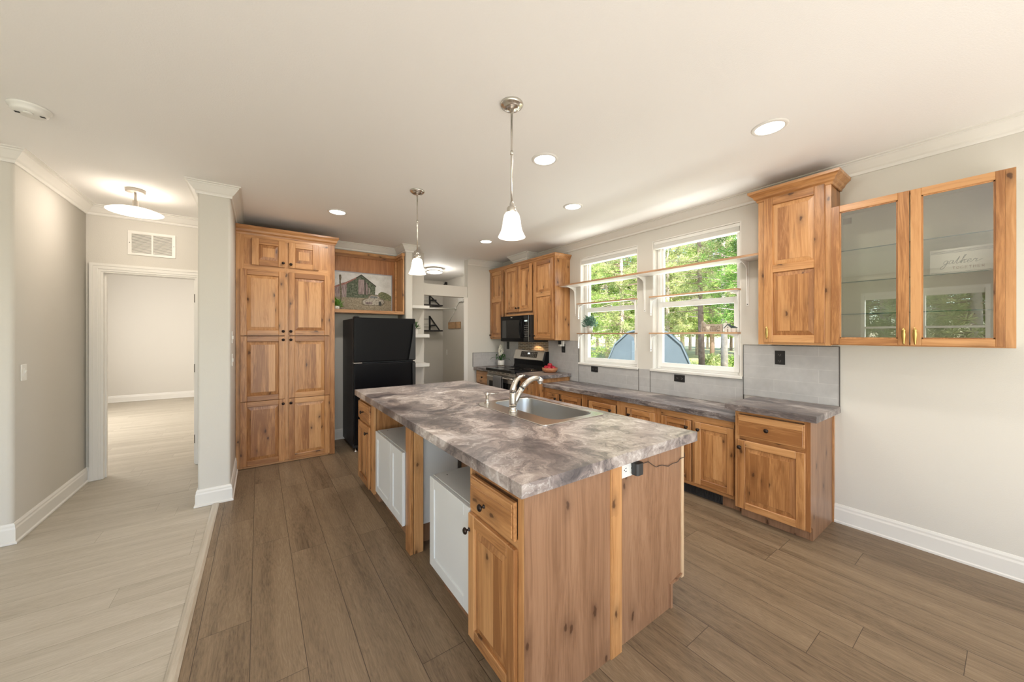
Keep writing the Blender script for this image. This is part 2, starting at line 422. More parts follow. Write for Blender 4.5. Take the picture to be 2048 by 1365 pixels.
# ------------------------------------------------------------ the room
ZC = 2.70; XW = 3.607
def ST(mb, name, mat, **k): return mb.build(name, mat, kind='structure', **k)
ST(MB().box(-.29, 3.76, -3.4, 8.1, -.12, 0), 'floor', F_DARK)
ST(MB().box(-4.1, -.29, -3.4, 3.97, -.12, -.002).box(-1.4, -.29, 3.97, 5.35, -.12, -.002).box(-4.2, .6, 5.35, 11.1, -.12, -.002), 'floor_whitewashed', F_LIGHT)
ST(MB().box(-4.1, 3.76, -3.4, 5.46, ZC, ZC+.15).box(1.6, 3.76, 5.46, 8.1, ZC, ZC+.15).box(-4.2, .6, 5.46, 11.1, ZC, ZC+.15), 'ceiling', CEIL)
# transition strip between the two floors
ST(MB().prism([(-.318, .0), (-.272, .0), (-.272, .004), (-.285, .009), (-.305, .009), (-.318, .004)], -3.3, 3.93, 'y'), 'trim_1', STRIP)

def wall_x(mb, X0, X1, Ya, Yb, ops, z1=ZC):
    """wall along y, thickness X0..X1, openings (ya, yb, za, zb) sorted"""
    y = Ya
    for (a, b_, za, zb) in ops:
        mb.box(X0, X1, y, a, 0, z1, 0, .5)
        if za > 0: mb.box(X0, X1, a, b_, 0, za, 0, .5)
        if zb < z1: mb.box(X0, X1, a, b_, zb, z1, 0, .5)
        y = b_
    mb.box(X0, X1, y, Yb, 0, z1, 0, .5); return mb
W1 = (2.553, 3.470, 1.045, 2.478); W2 = (1.457, 2.365, 1.045, 2.478)
ST(wall_x(MB(), XW, XW+.16, -3.4, 8.1, [W2, W1]), 'wall_window', WALL)
WA = (.262, 1.09, .85, 2.345); WB = (1.27, 1.95, .85, 2.32)
ST(wall_x(MB(), -4.1, -3.94, -3.4, 3.97, [(-2.6, -.6, .4, 2.35), WA, WB]), 'wall_west', WALL)
ST(MB().box(-4.1, -3.5, -3.55, -3.4, 0, ZC).box(2.4, 3.76, -3.55, -3.4, 0, ZC).box(-3.5, 2.4, -3.55, -3.4, 2.42, ZC), 'wall_south', WALL)
def rnd_corner(pts, rs):
    """polygon with selected convex corners rounded: rs = {index: radius}"""
    out = []; n = len(pts)
    for i, p in enumerate(pts):
        if i not in rs: out.append(p); continue
        r = rs[i]; P = Vector(p); a = (Vector(pts[i-1])-P).normalized(); b_ = (Vector(pts[(i+1) % n])-P).normalized()
        c = P+(a+b_)*r
        for k in range(7):
            t = k/6; d = (-b_*(1-t) - a*t)
            ang = PI/2*t; q = c - b_*math.cos(ang)*r - a*math.sin(ang)*r
            out.append((q.x, q.y))
    return out
# left front wall and hall wall in one L, with a bullnose corner
L = [(-4.1, 3.97), (-1.37, 3.97), (-1.37, 5.23), (-1.52, 5.23), (-1.52, 4.10), (-4.1, 4.10)]
ST(MB().prism(rnd_corner(L, {1: .03}), 0, ZC, 'z', smooth=True), 'wall_left', WALL)
# hall end wall with the doorway
ST(MB().box(-1.52, -1.27, 5.23, 5.35, 0, ZC).box(-1.27, -.555, 5.23, 5.35, 2.06, ZC).box(-.555, -.414, 5.23, 5.35, 0, ZC), 'wall_hall_end', WALL)
ST(MB().prism(rnd_corner([(-.414, 3.93), (-.199, 3.93), (-.199, 5.36), (-.414, 5.36)], {0: .02, 1: .02}), 0, ZC, 'z', smooth=True), 'wall_partition', WALL)
ST(MB().box(-.30, 1.70, 5.36, 5.46, 0, ZC), 'wall_fridge_niche', WALL)
ST(MB().prism(rnd_corner([(1.70, 5.00), (1.80, 5.00), (1.80, 5.46), (1.70, 5.46)], {0: .015, 1: .015}), 0, ZC, 'z', smooth=True), 'wall_pillar', WALL)
ST(MB().box(1.80, 2.11, 5.36, 5.46, 0, ZC), 'wall_alcove', WALL)
ST(MB().box(2.11, 2.87, 5.36, 5.46, 2.055, 2.236), 'wall_header', WALL)
ST(MB().box(2.87, XW, 5.34, 5.46, 0, ZC), 'wall_stub', WALL)
# far room seen through the hall doorway
ST(MB().box(-4.2, .6, 10.96, 11.1, 0, ZC).box(.46, .6, 5.46, 11, 0, ZC).box(-4.2, -4.06, 5.35, 11, 0, ZC).box(-4.2, -1.52, 5.23, 5.35, 0, ZC), 'wall_far_room', WALL)
ST(MB().box(1.65, XW, 7.96, 8.1, 0, ZC).box(1.5, 1.65, 5.46, 8.1, 0, ZC), 'wall_utility', WALL)
# chase above the microwave cabinet
ST(MB().box(3.385, XW, 4.365, 4.745, 2.50, ZC), 'wall_chase', TRIM)

CR = [(0, ZC-.096), (.010, ZC-.096), (.014, ZC-.086), (.014, ZC-.076), (.024, ZC-.068), (.044, ZC-.042), (.056, ZC-.024), (.062, ZC-.020), (.062, ZC-.012), (.076, ZC-.008), (.076, ZC), (0, ZC)]
sweep('trim_2', CR, [(2.872, 5.34), (XW, 5.34), (XW, 4.745), (3.385, 4.745), (3.385, 4.365), (XW, 4.365), (XW, -3.4)], TRIM)
sweep('trim_3', CR, [(-3.94, 3.97), (-1.37, 3.97), (-1.37, 5.23), (-.414, 5.23), (-.414, 3.93), (-.199, 3.93), (-.199, 5.36), (1.70, 5.36), (1.70, 5.00), (1.80, 5.00), (1.80, 5.36)], TRIM)
sweep('trim_4', CR, [(-3.94, -3.4), (-3.94, 3.97)], TRIM)
BB = [(0, 0), (.022, 0), (.022, .012), (.014, .018), (.014, .100), (.010, .112), (.010, .124), (.005, .138), (0, .140)]
sweep('baseboard_left', BB, [(-3.94, 3.97), (-1.37, 3.97), (-1.37, 5.23), (-1.345, 5.23)], TRIM)
sweep('baseboard_partition', BB, [(-.414, 5.23), (-.414, 3.93), (-.199, 3.93), (-.199, 4.735)], TRIM)
sweep('baseboard_right', BB, [(XW, .812), (XW, -3.4)], TRIM)
sweep('baseboard_far_room', BB, [(-4.06, 10.96), (.46, 10.96)], TRIM)
sweep('baseboard_fridge_niche', BB, [(.75, 5.36), (1.70, 5.36), (1.70, 5.0), (1.80, 5.0), (1.80, 5.36), (2.11, 5.36)], TRIM)
sweep('baseboard_utility', BB, [(1.65, 7.96), (XW, 7.96), (XW, 6.95)], TRIM)

# doorway casing (hall)
def casing(name, P0, P1, ztop, Y, w=.075, right=True):
    prof = [(0, 0), (.012, 0), (.016, .012), (.012, .02), (.018, .03), (.018, .055), (.022, .065), (.022, w), (0, w)]
    mb = MB()
    # left leg, head, right leg from stepped strips
    st = [(0, .020, .012), (.020, .050, .017), (.050, w, .022)]
    for (a, b_, d) in st:
        mb.box(P0-b_, P0-a, Y-d, Y, 0, ztop+b_, 0, .5)
        if right: mb.box(P1+a, P1+b_, Y-d, Y, 0, ztop+b_, 0, .5)
        mb.box(P0-a, P1+(a if right else b_), Y-d, Y, ztop+a, ztop+b_, 0, .5)
    return mb
d1 = ST(casing('c', -1.27, -.555, 2.06, 5.23), 'door_1', TRIM)
jm = MB().box(-1.2705, -1.255, 5.226, 5.354, 0, 2.046).box(-.572, -.5545, 5.226, 5.354, 0, 2.046).box(-1.2705, -.5545, 5.2265, 5.3535, 2.046, 2.0605)
jm.box(-1.255, -1.243, 5.27, 5.30, 0, 2.046).box(-.584, -.572, 5.27, 5.30, 0, 2.046)
jm.build('jamb', TRIM, d1)
for z in (1.83, 1.06, .28):
    MB().box(-.580, -.5715, 5.226, 5.262, z-.045, z+.045).build('hinge', GREYV, d1)

# windows
def window(i, w):
    ya, yb, za, zb = w
    X = XW
    fr = MB()
    f = .062
    a, b_, c, d = ya+.012, yb-.012, za+.004, zb-.012
    for (x0, x1, t) in ((X+.075, X+.150, .045),):
        fr.box(x0, x1, a, a+t, c, d).box(x0, x1, b_-t, b_, c, d).box(x0, x1, a+t, b_-t, c, c+t).box(x0, x1, a+t, b_-t, d-t, d)
    root = ST(fr, 'window_%d' % i, VINYL, bev=.002)
    zm = 1.762
    lo = MB(); x0, x1 = X+.060, X+.098; a2, b2, c2 = a+.03, b_-.03, c+.026
    lo.box(x0, x1, a2, a2+.045, c2, zm+.028).box(x0, x1, b2-.045, b2, c2, zm+.028).box(x0+.0005, x1, a2+.045, b2-.045, c2, c2+.045).box(x0+.0005, x1, a2+.045, b2-.045, zm-.03, zm+.028)
    lo.build('lower_sash', VINYL, root, bev=.002)
    up = MB(); x0, x1 = X+.100, X+.136
    up.box(x0, x1, a2, a2+.036, zm-.02, d-.03).box(x0, x1, b2-.036, b2, zm-.02, d-.03).box(x0+.0005, x1, a2+.036, b2-.036, zm-.02, zm+.022).box(x0+.0005, x1, a2+.036, b2-.036, d-.07, d-.03)
    up.build('upper_sash', VINYL, root, bev=.002)
    MB().box(X+.076, X+.080, a2+.04, b2-.04, c2+.04, zm-.02).build('pane', PANE, root)
    MB().box(X+.116, X+.120, a2+.03, b2-.03, zm+.01, d-.06).build('pane', PANE, root)
    MB().box(X+.048, X+.062, (ya+yb)/2-.035, (ya+yb)/2+.035, zm+.026, zm+.038).build('sash_lock', WHITEP, root)
    # white lining of the opening and the projecting stool
    ln = MB().box(X+.001, X+.074, ya+.0005, ya+.012, za+.004, zb-.0125).box(X+.001, X+.074, yb-.012, yb-.0005, za+.004, zb-.0125).box(X+.001, X+.074, ya+.0005, yb-.0005, zb-.012, zb-.0005)
    ln.build('window_lining', TRIM, root)
    MB().box(X-.028, X+.10, ya-.014, yb+.014, za-.022, za+.003).build('window_sill', TRIM, root, bev=.003)
    return root
window(1, W1); window(2, W2)
def wwin(i, w):
    ya, yb, za, zb = w; X = -3.94
    fr = MB()
    for (a, b_, c, d) in ((ya+.001, ya+.06, za+.001, zb-.001), (yb-.06, yb-.001, za+.001, zb-.001), (ya+.06, yb-.06, za+.001, za+.06), (ya+.06, yb-.06, zb-.06, zb-.001), (ya+.06, yb-.06, 1.56, 1.60)):
        fr.box(X-.10, X+.006, a, b_, c, d)
    r = ST(fr, 'window_%d' % i, VINYL)
    MB().box(X-.06, X-.055, ya+.05, yb-.05, za+.05, zb-.05).build('pane', PANE, r)
    MB().box(X-.045, X-.005, ya+.065, yb-.065, zb-.15, zb-.06).build('blind_stack', WHITEP, r)
wwin(3, WA); wwin(4, WB)

# back door of the utility room
d2 = ST(MB().box(XW-.02, XW, 6.78, 6.86, 0, 2.12).box(XW-.02, XW, 5.86, 5.94, 0, 2.12).box(XW-.02, XW, 5.94, 6.78, 2.04, 2.12), 'door_2', TRIM)
MB().box(XW-.035, XW-.004, 5.945, 6.775, .01, 2.035).build('door_leaf', TRIM, d2, bev=.003)
for z in (1.80, 1.05, .3): MB().box(XW-.040, XW-.018, 6.772, 6.79, z-.05, z+.05).build('hinge', SLOT, d2)
# casing of the utility opening
ST(MB().box(2.80, 2.872, 5.338, 5.343, 0, 2.055), 'trim_5', TRIM)

# ------------------------------------------------------------ backsplash
def slab(name, x0, x1, y0, y1, z0, z1, mat): return ST(MB().box(x0, x1, y0, y1, z0, z1), name, mat)
t = .009
slab('trim_6', XW-t, XW, .778, 1.434, .885, 1.335, TILE)
slab('trim_7', XW-t, XW, 1.438, 2.382, .782, 1.024, TILE)
slab('trim_8', XW-t+.0005, XW, 2.388, 2.532, .782, 1.036, TILE)
slab('trim_9', XW-t, XW, 2.538, 3.484, .782, 1.024, TILE)
slab('trim_10', XW-t, XW, 3.488, 4.118, .885, 1.340, TILE)
slab('trim_17', XW-t, XW, 3.488, 3.665, .782, .8845, TILE)
slab('trim_11', XW-t-.002, XW, 4.120, 4.890, .92, 1.34, MOSA)
slab('trim_12', XW-t, XW, 4.892, 5.34, .885, 1.355, TILE)
slab('trim_13', 2.968, XW-t, 5.340-t, 5.340, .885, 1.118, TILEX)
e = MB()
e.box(XW-t-.003, XW, .774, .778, .875, 1.339).box(XW-t-.003, XW, .778, 1.438, 1.335, 1.339).box(XW-t-.003, XW, 1.434, 1.438, .782, 1.335)
e.box(XW-t-.003, XW, 3.484, 3.488, .782, 1.343).box(XW-t-.003, XW, 3.4885, 4.12, 1.340, 1.343).box(XW-t-.002, XW, 2.383, 2.387, .782, 1.036).box(XW-t-.002, XW, 2.533, 2.537, .782, 1.036)
e.box(2.964, 2.968, 5.34-t-.003, 5.34, .885, 1.121).box(2.9685, XW, 5.34-t-.003, 5.34, 1.118, 1.121)
ST(e, 'trim_14', METALTRIM)
# ------------------------------------------------------------ cabinet parts
def knob(parent, T, u, v, w0, name='knob', mat=None, s=1.0):
    prof = [(0.0001, 0), (.0085, 0), (.0085, .003), (.0045, .006), (.0042, .013), (.0105, .016), (.0150, .020), (.0155, .024), (.011, .029), (.0001, .031)]
    vs = []; fs = []; n = len(prof); seg = 16
    for i in range(seg):
        a = 2*PI*i/seg
        for (r, h) in prof: vs.append((u+r*s*math.cos(a), w0+h*s, v+r*s*math.sin(a)))
    for i in range(seg):
        j = (i+1) % seg
        for k in range(n-1): fs.append((i*n+k, j*n+k, j*n+k+1, i*n+k+1))
    mb = MB(T); mb.add(vs, fs, 0, .5, True)
    return mb.build(name, mat or BRONZE, parent)
def door(parent, T, face, u0, u1, v0, v1, panels=None, knobat=None, stile=.058, th=.020, name='door', w0=0.0, strips=None):
    WH = WY if face == 'X' else WX
    mb = MB(T); s = stile
    if panels is None: panels = [(v0+s, v1-s)]
    mb.box(u0, u0+s, w0, w0+th, v0, v1, 0); mb.box(u1-s, u1, w0, w0+th, v0, v1, 0)
    vs_ = [v0]+[x for p in panels for x in p]+[v1]
    for k in range(0, len(vs_), 2): mb.box(u0+s, u1-s, w0, w0+th, vs_[k], vs_[k+1], 1)
    d = door_obj = mb.build(name, [WZ, WH], parent, bev=.0028)
    pm = MB(T)
    for (a, b_) in panels:
        ia, ib, ja, jb = u0+s, u1-s, a, b_
        W_ = ib-ia; B = min(.034, W_*.22, (jb-ja)*.22); wl, wh = w0+th-.012, w0+th-.003
        r = random.random()
        # sloping border (its four sides read as mitred bevels)
        o = [(ia, wl, ja), (ib, wl, ja), (ib, wl, jb), (ia, wl, jb)]; i_ = [(ia+B, wh-.002, ja+B), (ib-B, wh-.002, ja+B), (ib-B, wh-.002, jb-B), (ia+B, wh-.002, jb-B)]
        pm.add(o+i_, [(0, 1, 5, 4), (1, 2, 6, 5), (2, 3, 7, 6), (3, 0, 4, 7)], 0, r)
        # glued-up boards of the raised field
        k = strips or max(1, round((W_-2*B)/.062)); u = ia+B; e_ = ib-B
        cuts = [u]+sorted(u+(e_-u)*(q+random.uniform(-.28, .28))/k for q in range(1, k))+[e_]
        for q in range(k):
            pm.box(cuts[q], cuts[q+1], wl-.004, wh, ja+B, jb-B, 0)
    pm.build('raised_panel', WZ, d)
    if knobat: knob(d, T, knobat[0], knobat[1], w0+th)
    return d
def drawer(parent, T, face, u0, u1, v0, v1, knobat=None, th=.020, w0=0.0):
    WH = WY if face == 'X' else WX
    mb = MB(T); h = v1-v0
    mb.box(u0, u1, w0, w0+th-.004, v0, v1, 0, .5)
    c = v0+h*random.uniform(.55, .75)
    mb.box(u0+.009, u1-.009, w0+th-.004, w0+th, v0+.009, c, 0); mb.box(u0+.009, u1-.009, w0+th-.004, w0+th, c, v1-.009, 0)
    d = mb.build('drawer_front', [WH], parent, bev=.0022)
    knob(d, T, (u0+u1)/2 if not knobat else knobat[0], (v0+v1)/2 if not knobat else knobat[1], w0+th)
    return d
def faceframe(T, face, u0, u1, v0, v1, us=(), vs=(), w=.038, th=.019, name='face_frame', parent=None, ends=(.038, .038), top=.04, bot=.035, mats=None):
    """stiles at both ends and at the positions us, rails at top, bottom and vs (all given as spans)"""
    WH = WY if face == 'X' else WX
    mb = MB(T)
    mb.box(u0, u0+ends[0], -th, 0, v0, v1, 0); mb.box(u1-ends[1], u1, -th, 0, v0, v1, 0)
    mb.box(u0+ends[0], u1-ends[1], -th, 0, v1-top, v1, 1); mb.box(u0+ends[0], u1-ends[1], -th, 0, v0, v0+bot, 1)
    for (a, b_) in us: mb.box(a, b_, -th, 0, v0+bot, v1-top, 0)
    for (a, b_) in vs: mb.box(u0+ends[0], u1-ends[1], -th-.0005, -.0005, a, b_, 1)
    return mb.build(name, mats or [WZ, WH], parent, bev=.0008)

# ---- pantry: faces -Y
T = TY(4.732); F = 'Y'
pan = thing('pantry_cabinet', (.27, 5.04, 0), 'tall knotty alder pantry cabinet with eight raised panel doors beside the white partition', 'cabinet')
MB().box(-.197, .745, 4.752, 5.358, .0, 2.52, 0, .4).build('carcass', VZ, pan)
faceframe(T, F, -.197, .745, .003, 2.515, us=[(.235, .285)], vs=[(2.10, 2.19)], parent=pan, ends=(.07, .07), top=.06, bot=.03)
MB(T).box(-.127, -.050, -.0186, -.0004, 2.19, 2.455, 0).build('face_frame_filler', WZ, pan); MB(T).box(.562, .675, -.0186, -.0004, 2.19, 2.455, 0).build('face_frame_filler', WZ, pan)
rows = [(.025, .712), (.716, 1.412), (1.420, 2.128)]
for (a, b_) in rows:
    kz = {0: .665, 1: 1.372, 2: 1.466}[rows.index((a, b_))]
    door(pan, T, F, -.160, .240, a, b_, knobat=(.222, kz)); door(pan, T, F, .276, .690, a, b_, knobat=(.294, kz))
door(pan, T, F, -.060, .240, 2.178, 2.468, knobat=(.222, 2.222), stile=.062); door(pan, T, F, .276, .573, 2.178, 2.468, knobat=(.294, 2.215), stile=.062)
CC = [(0, 2.498), (.006, 2.498), (.010, 2.515), (.022, 2.528), (.026, 2.548), (.038, 2.566), (.042, 2.570), (.042, 2.590), (0, 2.590)]
c = sweep('crown', CC, [(-.197, 4.732), (.745, 4.732), (.745, 4.99)][::1], WX, kind='x'); del c['kind']
ORG_ = c.location.copy()
def adopt(o, parent):
    o.parent = parent; o.location = o.location - ORG[parent.name]
adopt(c, pan)

# ---- shelf box over the refrigerator
nb = thing('niche_shelf_cabinet', (1.215, 5.195, 1.715), 'open alder display box above the black refrigerator holding the barn picture', 'shelf cabinet')
MB().box(.750, 1.690, 5.335, 5.357, 1.757, 2.545, 0, .5).build('back_panel', PZ, nb)
MB().box(1.668, 1.690, 5.03, 5.335, 1.757, 2.545).build('side_panel', WZ, nb, bev=.001)
MB().box(.750, 1.690, 5.03, 5.357, 1.715, 1.757).build('bottom_shelf', WX, nb, bev=.0015)
MB().box(.750, 1.664, 5.322, 5.335, 2.505, 2.545).box(1.640, 1.668, 5.30, 5.334, 1.757, 2.505).box(1.655, 1.668, 5.03, 5.33, 2.505, 2.545).build('corner_moulding', WX, nb, bev=.002)
MB().box(.750, 1.690, 5.318, 5.335, 2.545, 2.590).box(1.648, 1.694, 5.022, 5.335, 2.545, 2.585).build('top_moulding', WX, nb, bev=.004)

# ---- wall cabinets over the range: face -X
XU = 3.325
T = TX(XU); F = 'X'
def upper(name_label, u0, u1, v0, v1, doors, side=False, ends=(.03, .03)):
    t = thing('wall_cabinet', ((XU+XW)/2, (u0+u1)/2, v0), name_label, 'cabinet')
    MB().box(XU+.019, XW-.001, u0+.0005, u1-.0005, v0, v1-.002, 0, .42).build('carcass', VZ if not side else WZ, t)
    faceframe(T, F, u0, u1, v0, v1, parent=t, ends=ends, top=.045, bot=.03)
    for kw in doors: door(t, T, F, **kw)
    return t
z0u, z1u = 1.352, 2.515
u1_ = upper('narrow alder wall cabinet with one two-panel door in the corner left of the microwave', 4.880, 5.338, z0u, z1u,
      [dict(u0=4.92, u1=5.325, v0=1.372, v1=2.50, panels=[(1.43, 1.98), (2.05, 2.44)], knobat=(5.295, 1.42))])
u2_ = upper('short alder wall cabinet with two doors directly above the microwave', 4.125, 4.880, 1.725, z1u,
      [dict(u0=4.512, u1=4.865, v0=1.785, v1=2.50, knobat=(4.540, 1.845)), dict(u0=4.165, u1=4.500, v0=1.785, v1=2.50, knobat=(4.470, 1.845))])
u3_ = upper('tall alder wall cabinet with a two-panel door right of the microwave', 3.665, 4.125, z0u, z1u,
      [dict(u0=3.690, u1=4.110, v0=1.372, v1=2.495, panels=[(1.43, 1.975), (2.045, 2.435)], knobat=(4.085, 1.412))], side=True)
def ccrown(a, zb=2.49, zt=2.555, d=.036):
    return [(0, zb), (.005, zb), (.008, zb+.012), (.018, zb+.022), (.022, zb+.036), (d-.004, zb+.048), (d, zb+.052), (d, zt), (0, zt)]
for t, path in ((u1_, [(XU, 5.338), (XU, 4.880)]), (u2_, [(XU, 4.880), (XU, 4.125)]), (u3_, [(XU, 4.125), (XU, 3.665), (XW-.002, 3.665)])):
    # the room is on the right of the path: travelling towards -Y keeps -X on the right
    c = sweep('crown', ccrown(0), path, WY, kind='x'); del c['kind']; adopt(c, t)

# ---- tall wall cabinet at the right, then the glass-front cabinet
XR = 3.365
T = TX(XR)
tc = thing('wall_cabinet', ((XR+XW)/2, 1.0, 1.352), 'tall alder wall cabinet with a brass pull, between the right window and the glass doors', 'cabinet')
MB().box(XR+.019, XW-.001, .775, 1.232, 1.352, 2.545, 0, .3).build('carcass', WZ, tc)
faceframe(T, F, .772, 1.232, 1.350, 2.545, parent=tc, ends=(.034, .045), top=.03, bot=.02)
dd = door(tc, T, F, .804, 1.186, 1.368, 2.525, panels=[(1.426, 1.925), (1.985, 2.465)], stile=.060)
def pull(parent, T, u, v0, v1, w0):
    h = v1-v0
    mb = MB(T)
    prof = [(.0001, 0), (.004, .03), (.0055, .12), (.0095, .42), (.0105, .62), (.008, .78), (.0105, .84), (.0065, .90), (.0045, .96), (.0001, 1.0)]
    seg = 12; vs = []; fs = []; n = len(prof)
    for i in range(seg):
        a = 2*PI*i/seg
        for (r, k) in prof: vs.append((u+r*math.cos(a), w0+.022+r*.8*math.sin(a), v0+h*k))
    for i in range(seg):
        j = (i+1) % seg
        for k in range(n-1): fs.append((i*n+k, j*n+k, j*n+k+1, i*n+k+1))
    mb.add(vs, fs, 0, .5, True)
    mb.box(u-.004, u+.004, w0, w0+.022, v0+h*.14, v0+h*.20); mb.box(u-.004, u+.004, w0, w0+.022, v0+h*.80, v0+h*.86)
    return mb.build('pull', BRASS, parent)
pull(dd, T, 1.158, 1.392, 1.495, .020)
c = sweep('crown', [(0, 2.515), (.008, 2.515), (.012, 2.530), (.024, 2.540), (.030, 2.556), (.052, 2.578), (.058, 2.582), (.060, 2.600), (0, 2.600)], [(XW-.002, 1.232), (XR, 1.232), (XR, .772), (XW-.002, .772)], WY, kind='x'); del c['kind']; adopt(c, tc)

gc = thing('glass_cabinet', ((XR+XW)/2, .386, 1.355), 'wide wall cabinet with two glass doors, brass pulls and glass shelves', 'cabinet')
MB().box(XR+.019, XW-.001, .0, .016, 1.36, 2.34).box(XR+.019, XW-.001, .755, .771, 1.36, 2.34).box(XR+.019, XW-.001, .016, .755, 1.36, 1.376).box(XR+.019, XW-.001, .016, .755, 2.324, 2.34).box(XW-.012, XW-.001, .016, .755, 1.376, 2.324).build('carcass', INSIDE, gc)
ff = MB(T); ff.box(0, .036, -.019, 0, 1.355, 2.345, 0).box(.733, .7715, -.019, 0, 1.355, 2.345, 0).box(.036, .733, -.019, 0, 1.355, 1.375, 1).box(.036, .733, -.019, 0, 2.328, 2.345, 1)
ff.build('face_frame', [WZ, WY], gc, bev=.0008)
def gdoor(u0, u1, uh):
    s = .052; mb = MB(T); v0, v1 = 1.362, 2.340
    mb.box(u0, u0+s*.6 if u0 < .2 else u0+.050, .0, .020, v0, v1, 0); mb.box(u1-.046, u1, 0, .020, v0, v1, 0)
    ua = u0+(s*.6 if u0 < .2 else .050)
    mb.box(ua, u1-.046, 0, .020, v0, v0+.042, 1); mb.box(ua, u1-.046, 0, .020, v1-.046, v1, 1)
    d = mb.build('door', [WZ, WY], gc, bev=.0018)
    b2 = MB(T)
    for (a, b_, c_, e_) in ((ua, ua+.007, v0+.042, v1-.046), (u1-.053, u1-.046, v0+.042, v1-.046), (ua, u1-.046, v0+.042, v0+.049), (ua, u1-.046, v1-.053, v1-.046)):
        b2.box(a, b_, .004, .013, c_, e_)
    b2.build('glazing_bead', WZ, d)
    MB(T).box(ua+.001, u1-.047, .005, .009, v0+.043, v1-.047).build('glass', CABGLASS, d)
    pull(d, T, uh, 1.366, 1.474, .020)
gdoor(.391, .768, .412); gdoor(.036, .386, .364)
for z in (2.022, 1.797, 1.573):
    g = MB(); g.box(XR+.025, XW-.014, .018, .753, z-.003, z+.003); s_ = g.build('shelf', SHELFGLASS, gc)
    MB().box(XR+.0235, XR+.025, .018, .753, z-.003, z+.003).build('edge', GLASSEDGE, s_)
for y in (.728, .050):
    MB().box(XW-.030, XW-.013, y-.022, y+.022, 2.255, 2.297).build('light_puck', NICKEL, gc)

# ---- base cabinets
XB = 3.075
T = TX(XB)
rb = thing('base_cabinet', ((XB+XW)/2, 1.05, 0), 'alder base cabinet with one drawer and one door at the right end of the counters', 'cabinet')
side = MB()
side.prism([(XB+.019, .105), (XB+.048, .085), (XB+.048, 0), (XW-.002, 0), (XW-.002, .835), (XB+.019, .835)], .8125, .8285, 'y')
side.build('end_panel', VZ, rb)
MB().box(XB+.019, XW-.002, .829, 1.285, .10, .835, 0, .4).build('carcass', VZ, rb)
MB().box(XB+.052, XB+.066, .829, 1.262, 0, .10).build('toe_kick', VZ, rb)
MB().box(XW-.030, XW-.001, .805, .8125, 0, .835).build('scribe_strip', WZ, rb)
faceframe(T, F, .812, 1.285, .075, .835, vs=[(.600, .640)], parent=rb, ends=(.036, .03), top=.02, bot=.02)
drawer(rb, T, F, .842, 1.262, .642, .808, knobat=(1.062, .722))
dr = door(rb, T, F, .838, 1.262, .082, .612, knobat=(1.243, .558), stile=.052)

XL = 3.135
T = TX(XL)
def low(label, u0, u1, doors, wide=.03):
    t = thing('base_cabinet', ((XL+XW)/2, (u0+u1)/2, 0), label, 'cabinet')
    MB().box(XL+.019, XW-.002, u0+.0005, u1-.0005, .095, .728, 0, .4).build('carcass', VZ, t)
    MB().box(XL+.045, XL+.058, u0, u1, 0, .095, 0, .4).build('toe_kick', VZ, t)
    faceframe(T, F, u0, u1, .094, .728, parent=t, ends=(wide, wide), top=.06, bot=.03, us=[(a, b_) for (a, b_) in ([(u0+(u1-u0)/2-.02, u0+(u1-u0)/2+.02)] if len(doors) > 1 else [])])
    for (a, b_, k) in doors: door(t, T, F, a, b_, .128, .667, knobat=(k, .606), stile=.052)
low('low alder base cabinet with two doors, next to the taller cabinet at the right', 1.290, 1.990, [(1.665, 1.950, 1.700), (1.315, 1.632, 1.595)], .03)
low('low single-door alder cabinet with its knob at the left, below the right window', 1.990, 2.415, [(2.020, 2.335, 2.305)], .045)
low('low single-door alder cabinet with its knob at the right, below the left window', 2.415, 2.965, [(2.490, 2.862, 2.545)], .06)
low('low alder base cabinet with two doors, nearest the range', 2.965, 3.665, [(3.340+.035, 3.650, 3.425), (3.000, 3.338, 3.312)], .02)

XG = 3.045
T = TX(XG)
def hi(label, u0, u1, near=False):
    t = thing('base_cabinet', ((XG+XW)/2, (u0+u1)/2, 0), label, 'cabinet')
    MB().box(XG+.019, XW-.002, u0+.0005, u1-.0005, .10, .838, 0, .4).build('carcass', WZ if near else VZ, t)
    MB().box(XG+.06, XG+.075, u0, u1, 0, .10, 0, .4).build('toe_kick', VZ, t)
    return t
nb1 = hi('alder base cabinet with one door between the range and the low counter', 3.668, 4.095, True)
faceframe(T, F, 3.668, 4.095, .10, .838, parent=nb1, ends=(.07, .03), top=.02, bot=.02)
door(nb1, T, F, 3.715, 4.080, .12, .818, knobat=(4.055, .76), stile=.052)
nb2 = hi('alder base cabinet with a stack of drawers in the corner left of the range', 4.885, 5.336)
faceframe(T, F, 4.885, 5.336, .10, .838, vs=[(.60, .625), (.34, .365)], parent=nb2, ends=(.03, .03), top=.02, bot=.02)
drawer(nb2, T, F, 4.900, 5.325, .625, .822); drawer(nb2, T, F, 4.900, 5.325, .370, .605); drawer(nb2, T, F, 4.900, 5.325, .120, .350)

# register grille in the toe kick
vg = MB(); X0 = XL+.040
vg.box(X0-.006, X0+.004, 1.425, 1.905, .004, .014).box(X0-.006, X0+.004, 1.425, 1.905, .084, .094).box(X0-.006, X0+.004, 1.425, 1.437, .004, .094).box(X0-.006, X0+.004, 1.893, 1.905, .004, .094)
vg.box(X0+.002, X0+.004, 1.43, 1.90, .01, .09)
for k in range(40): vg.box(X0-.005, X0+.001, 1.443+k*.0114, 1.448+k*.0114, .012, .088)
vg.build('floor_register', BLKP, label='black metal heating register in the toe kick under the low counter', cat='vent')

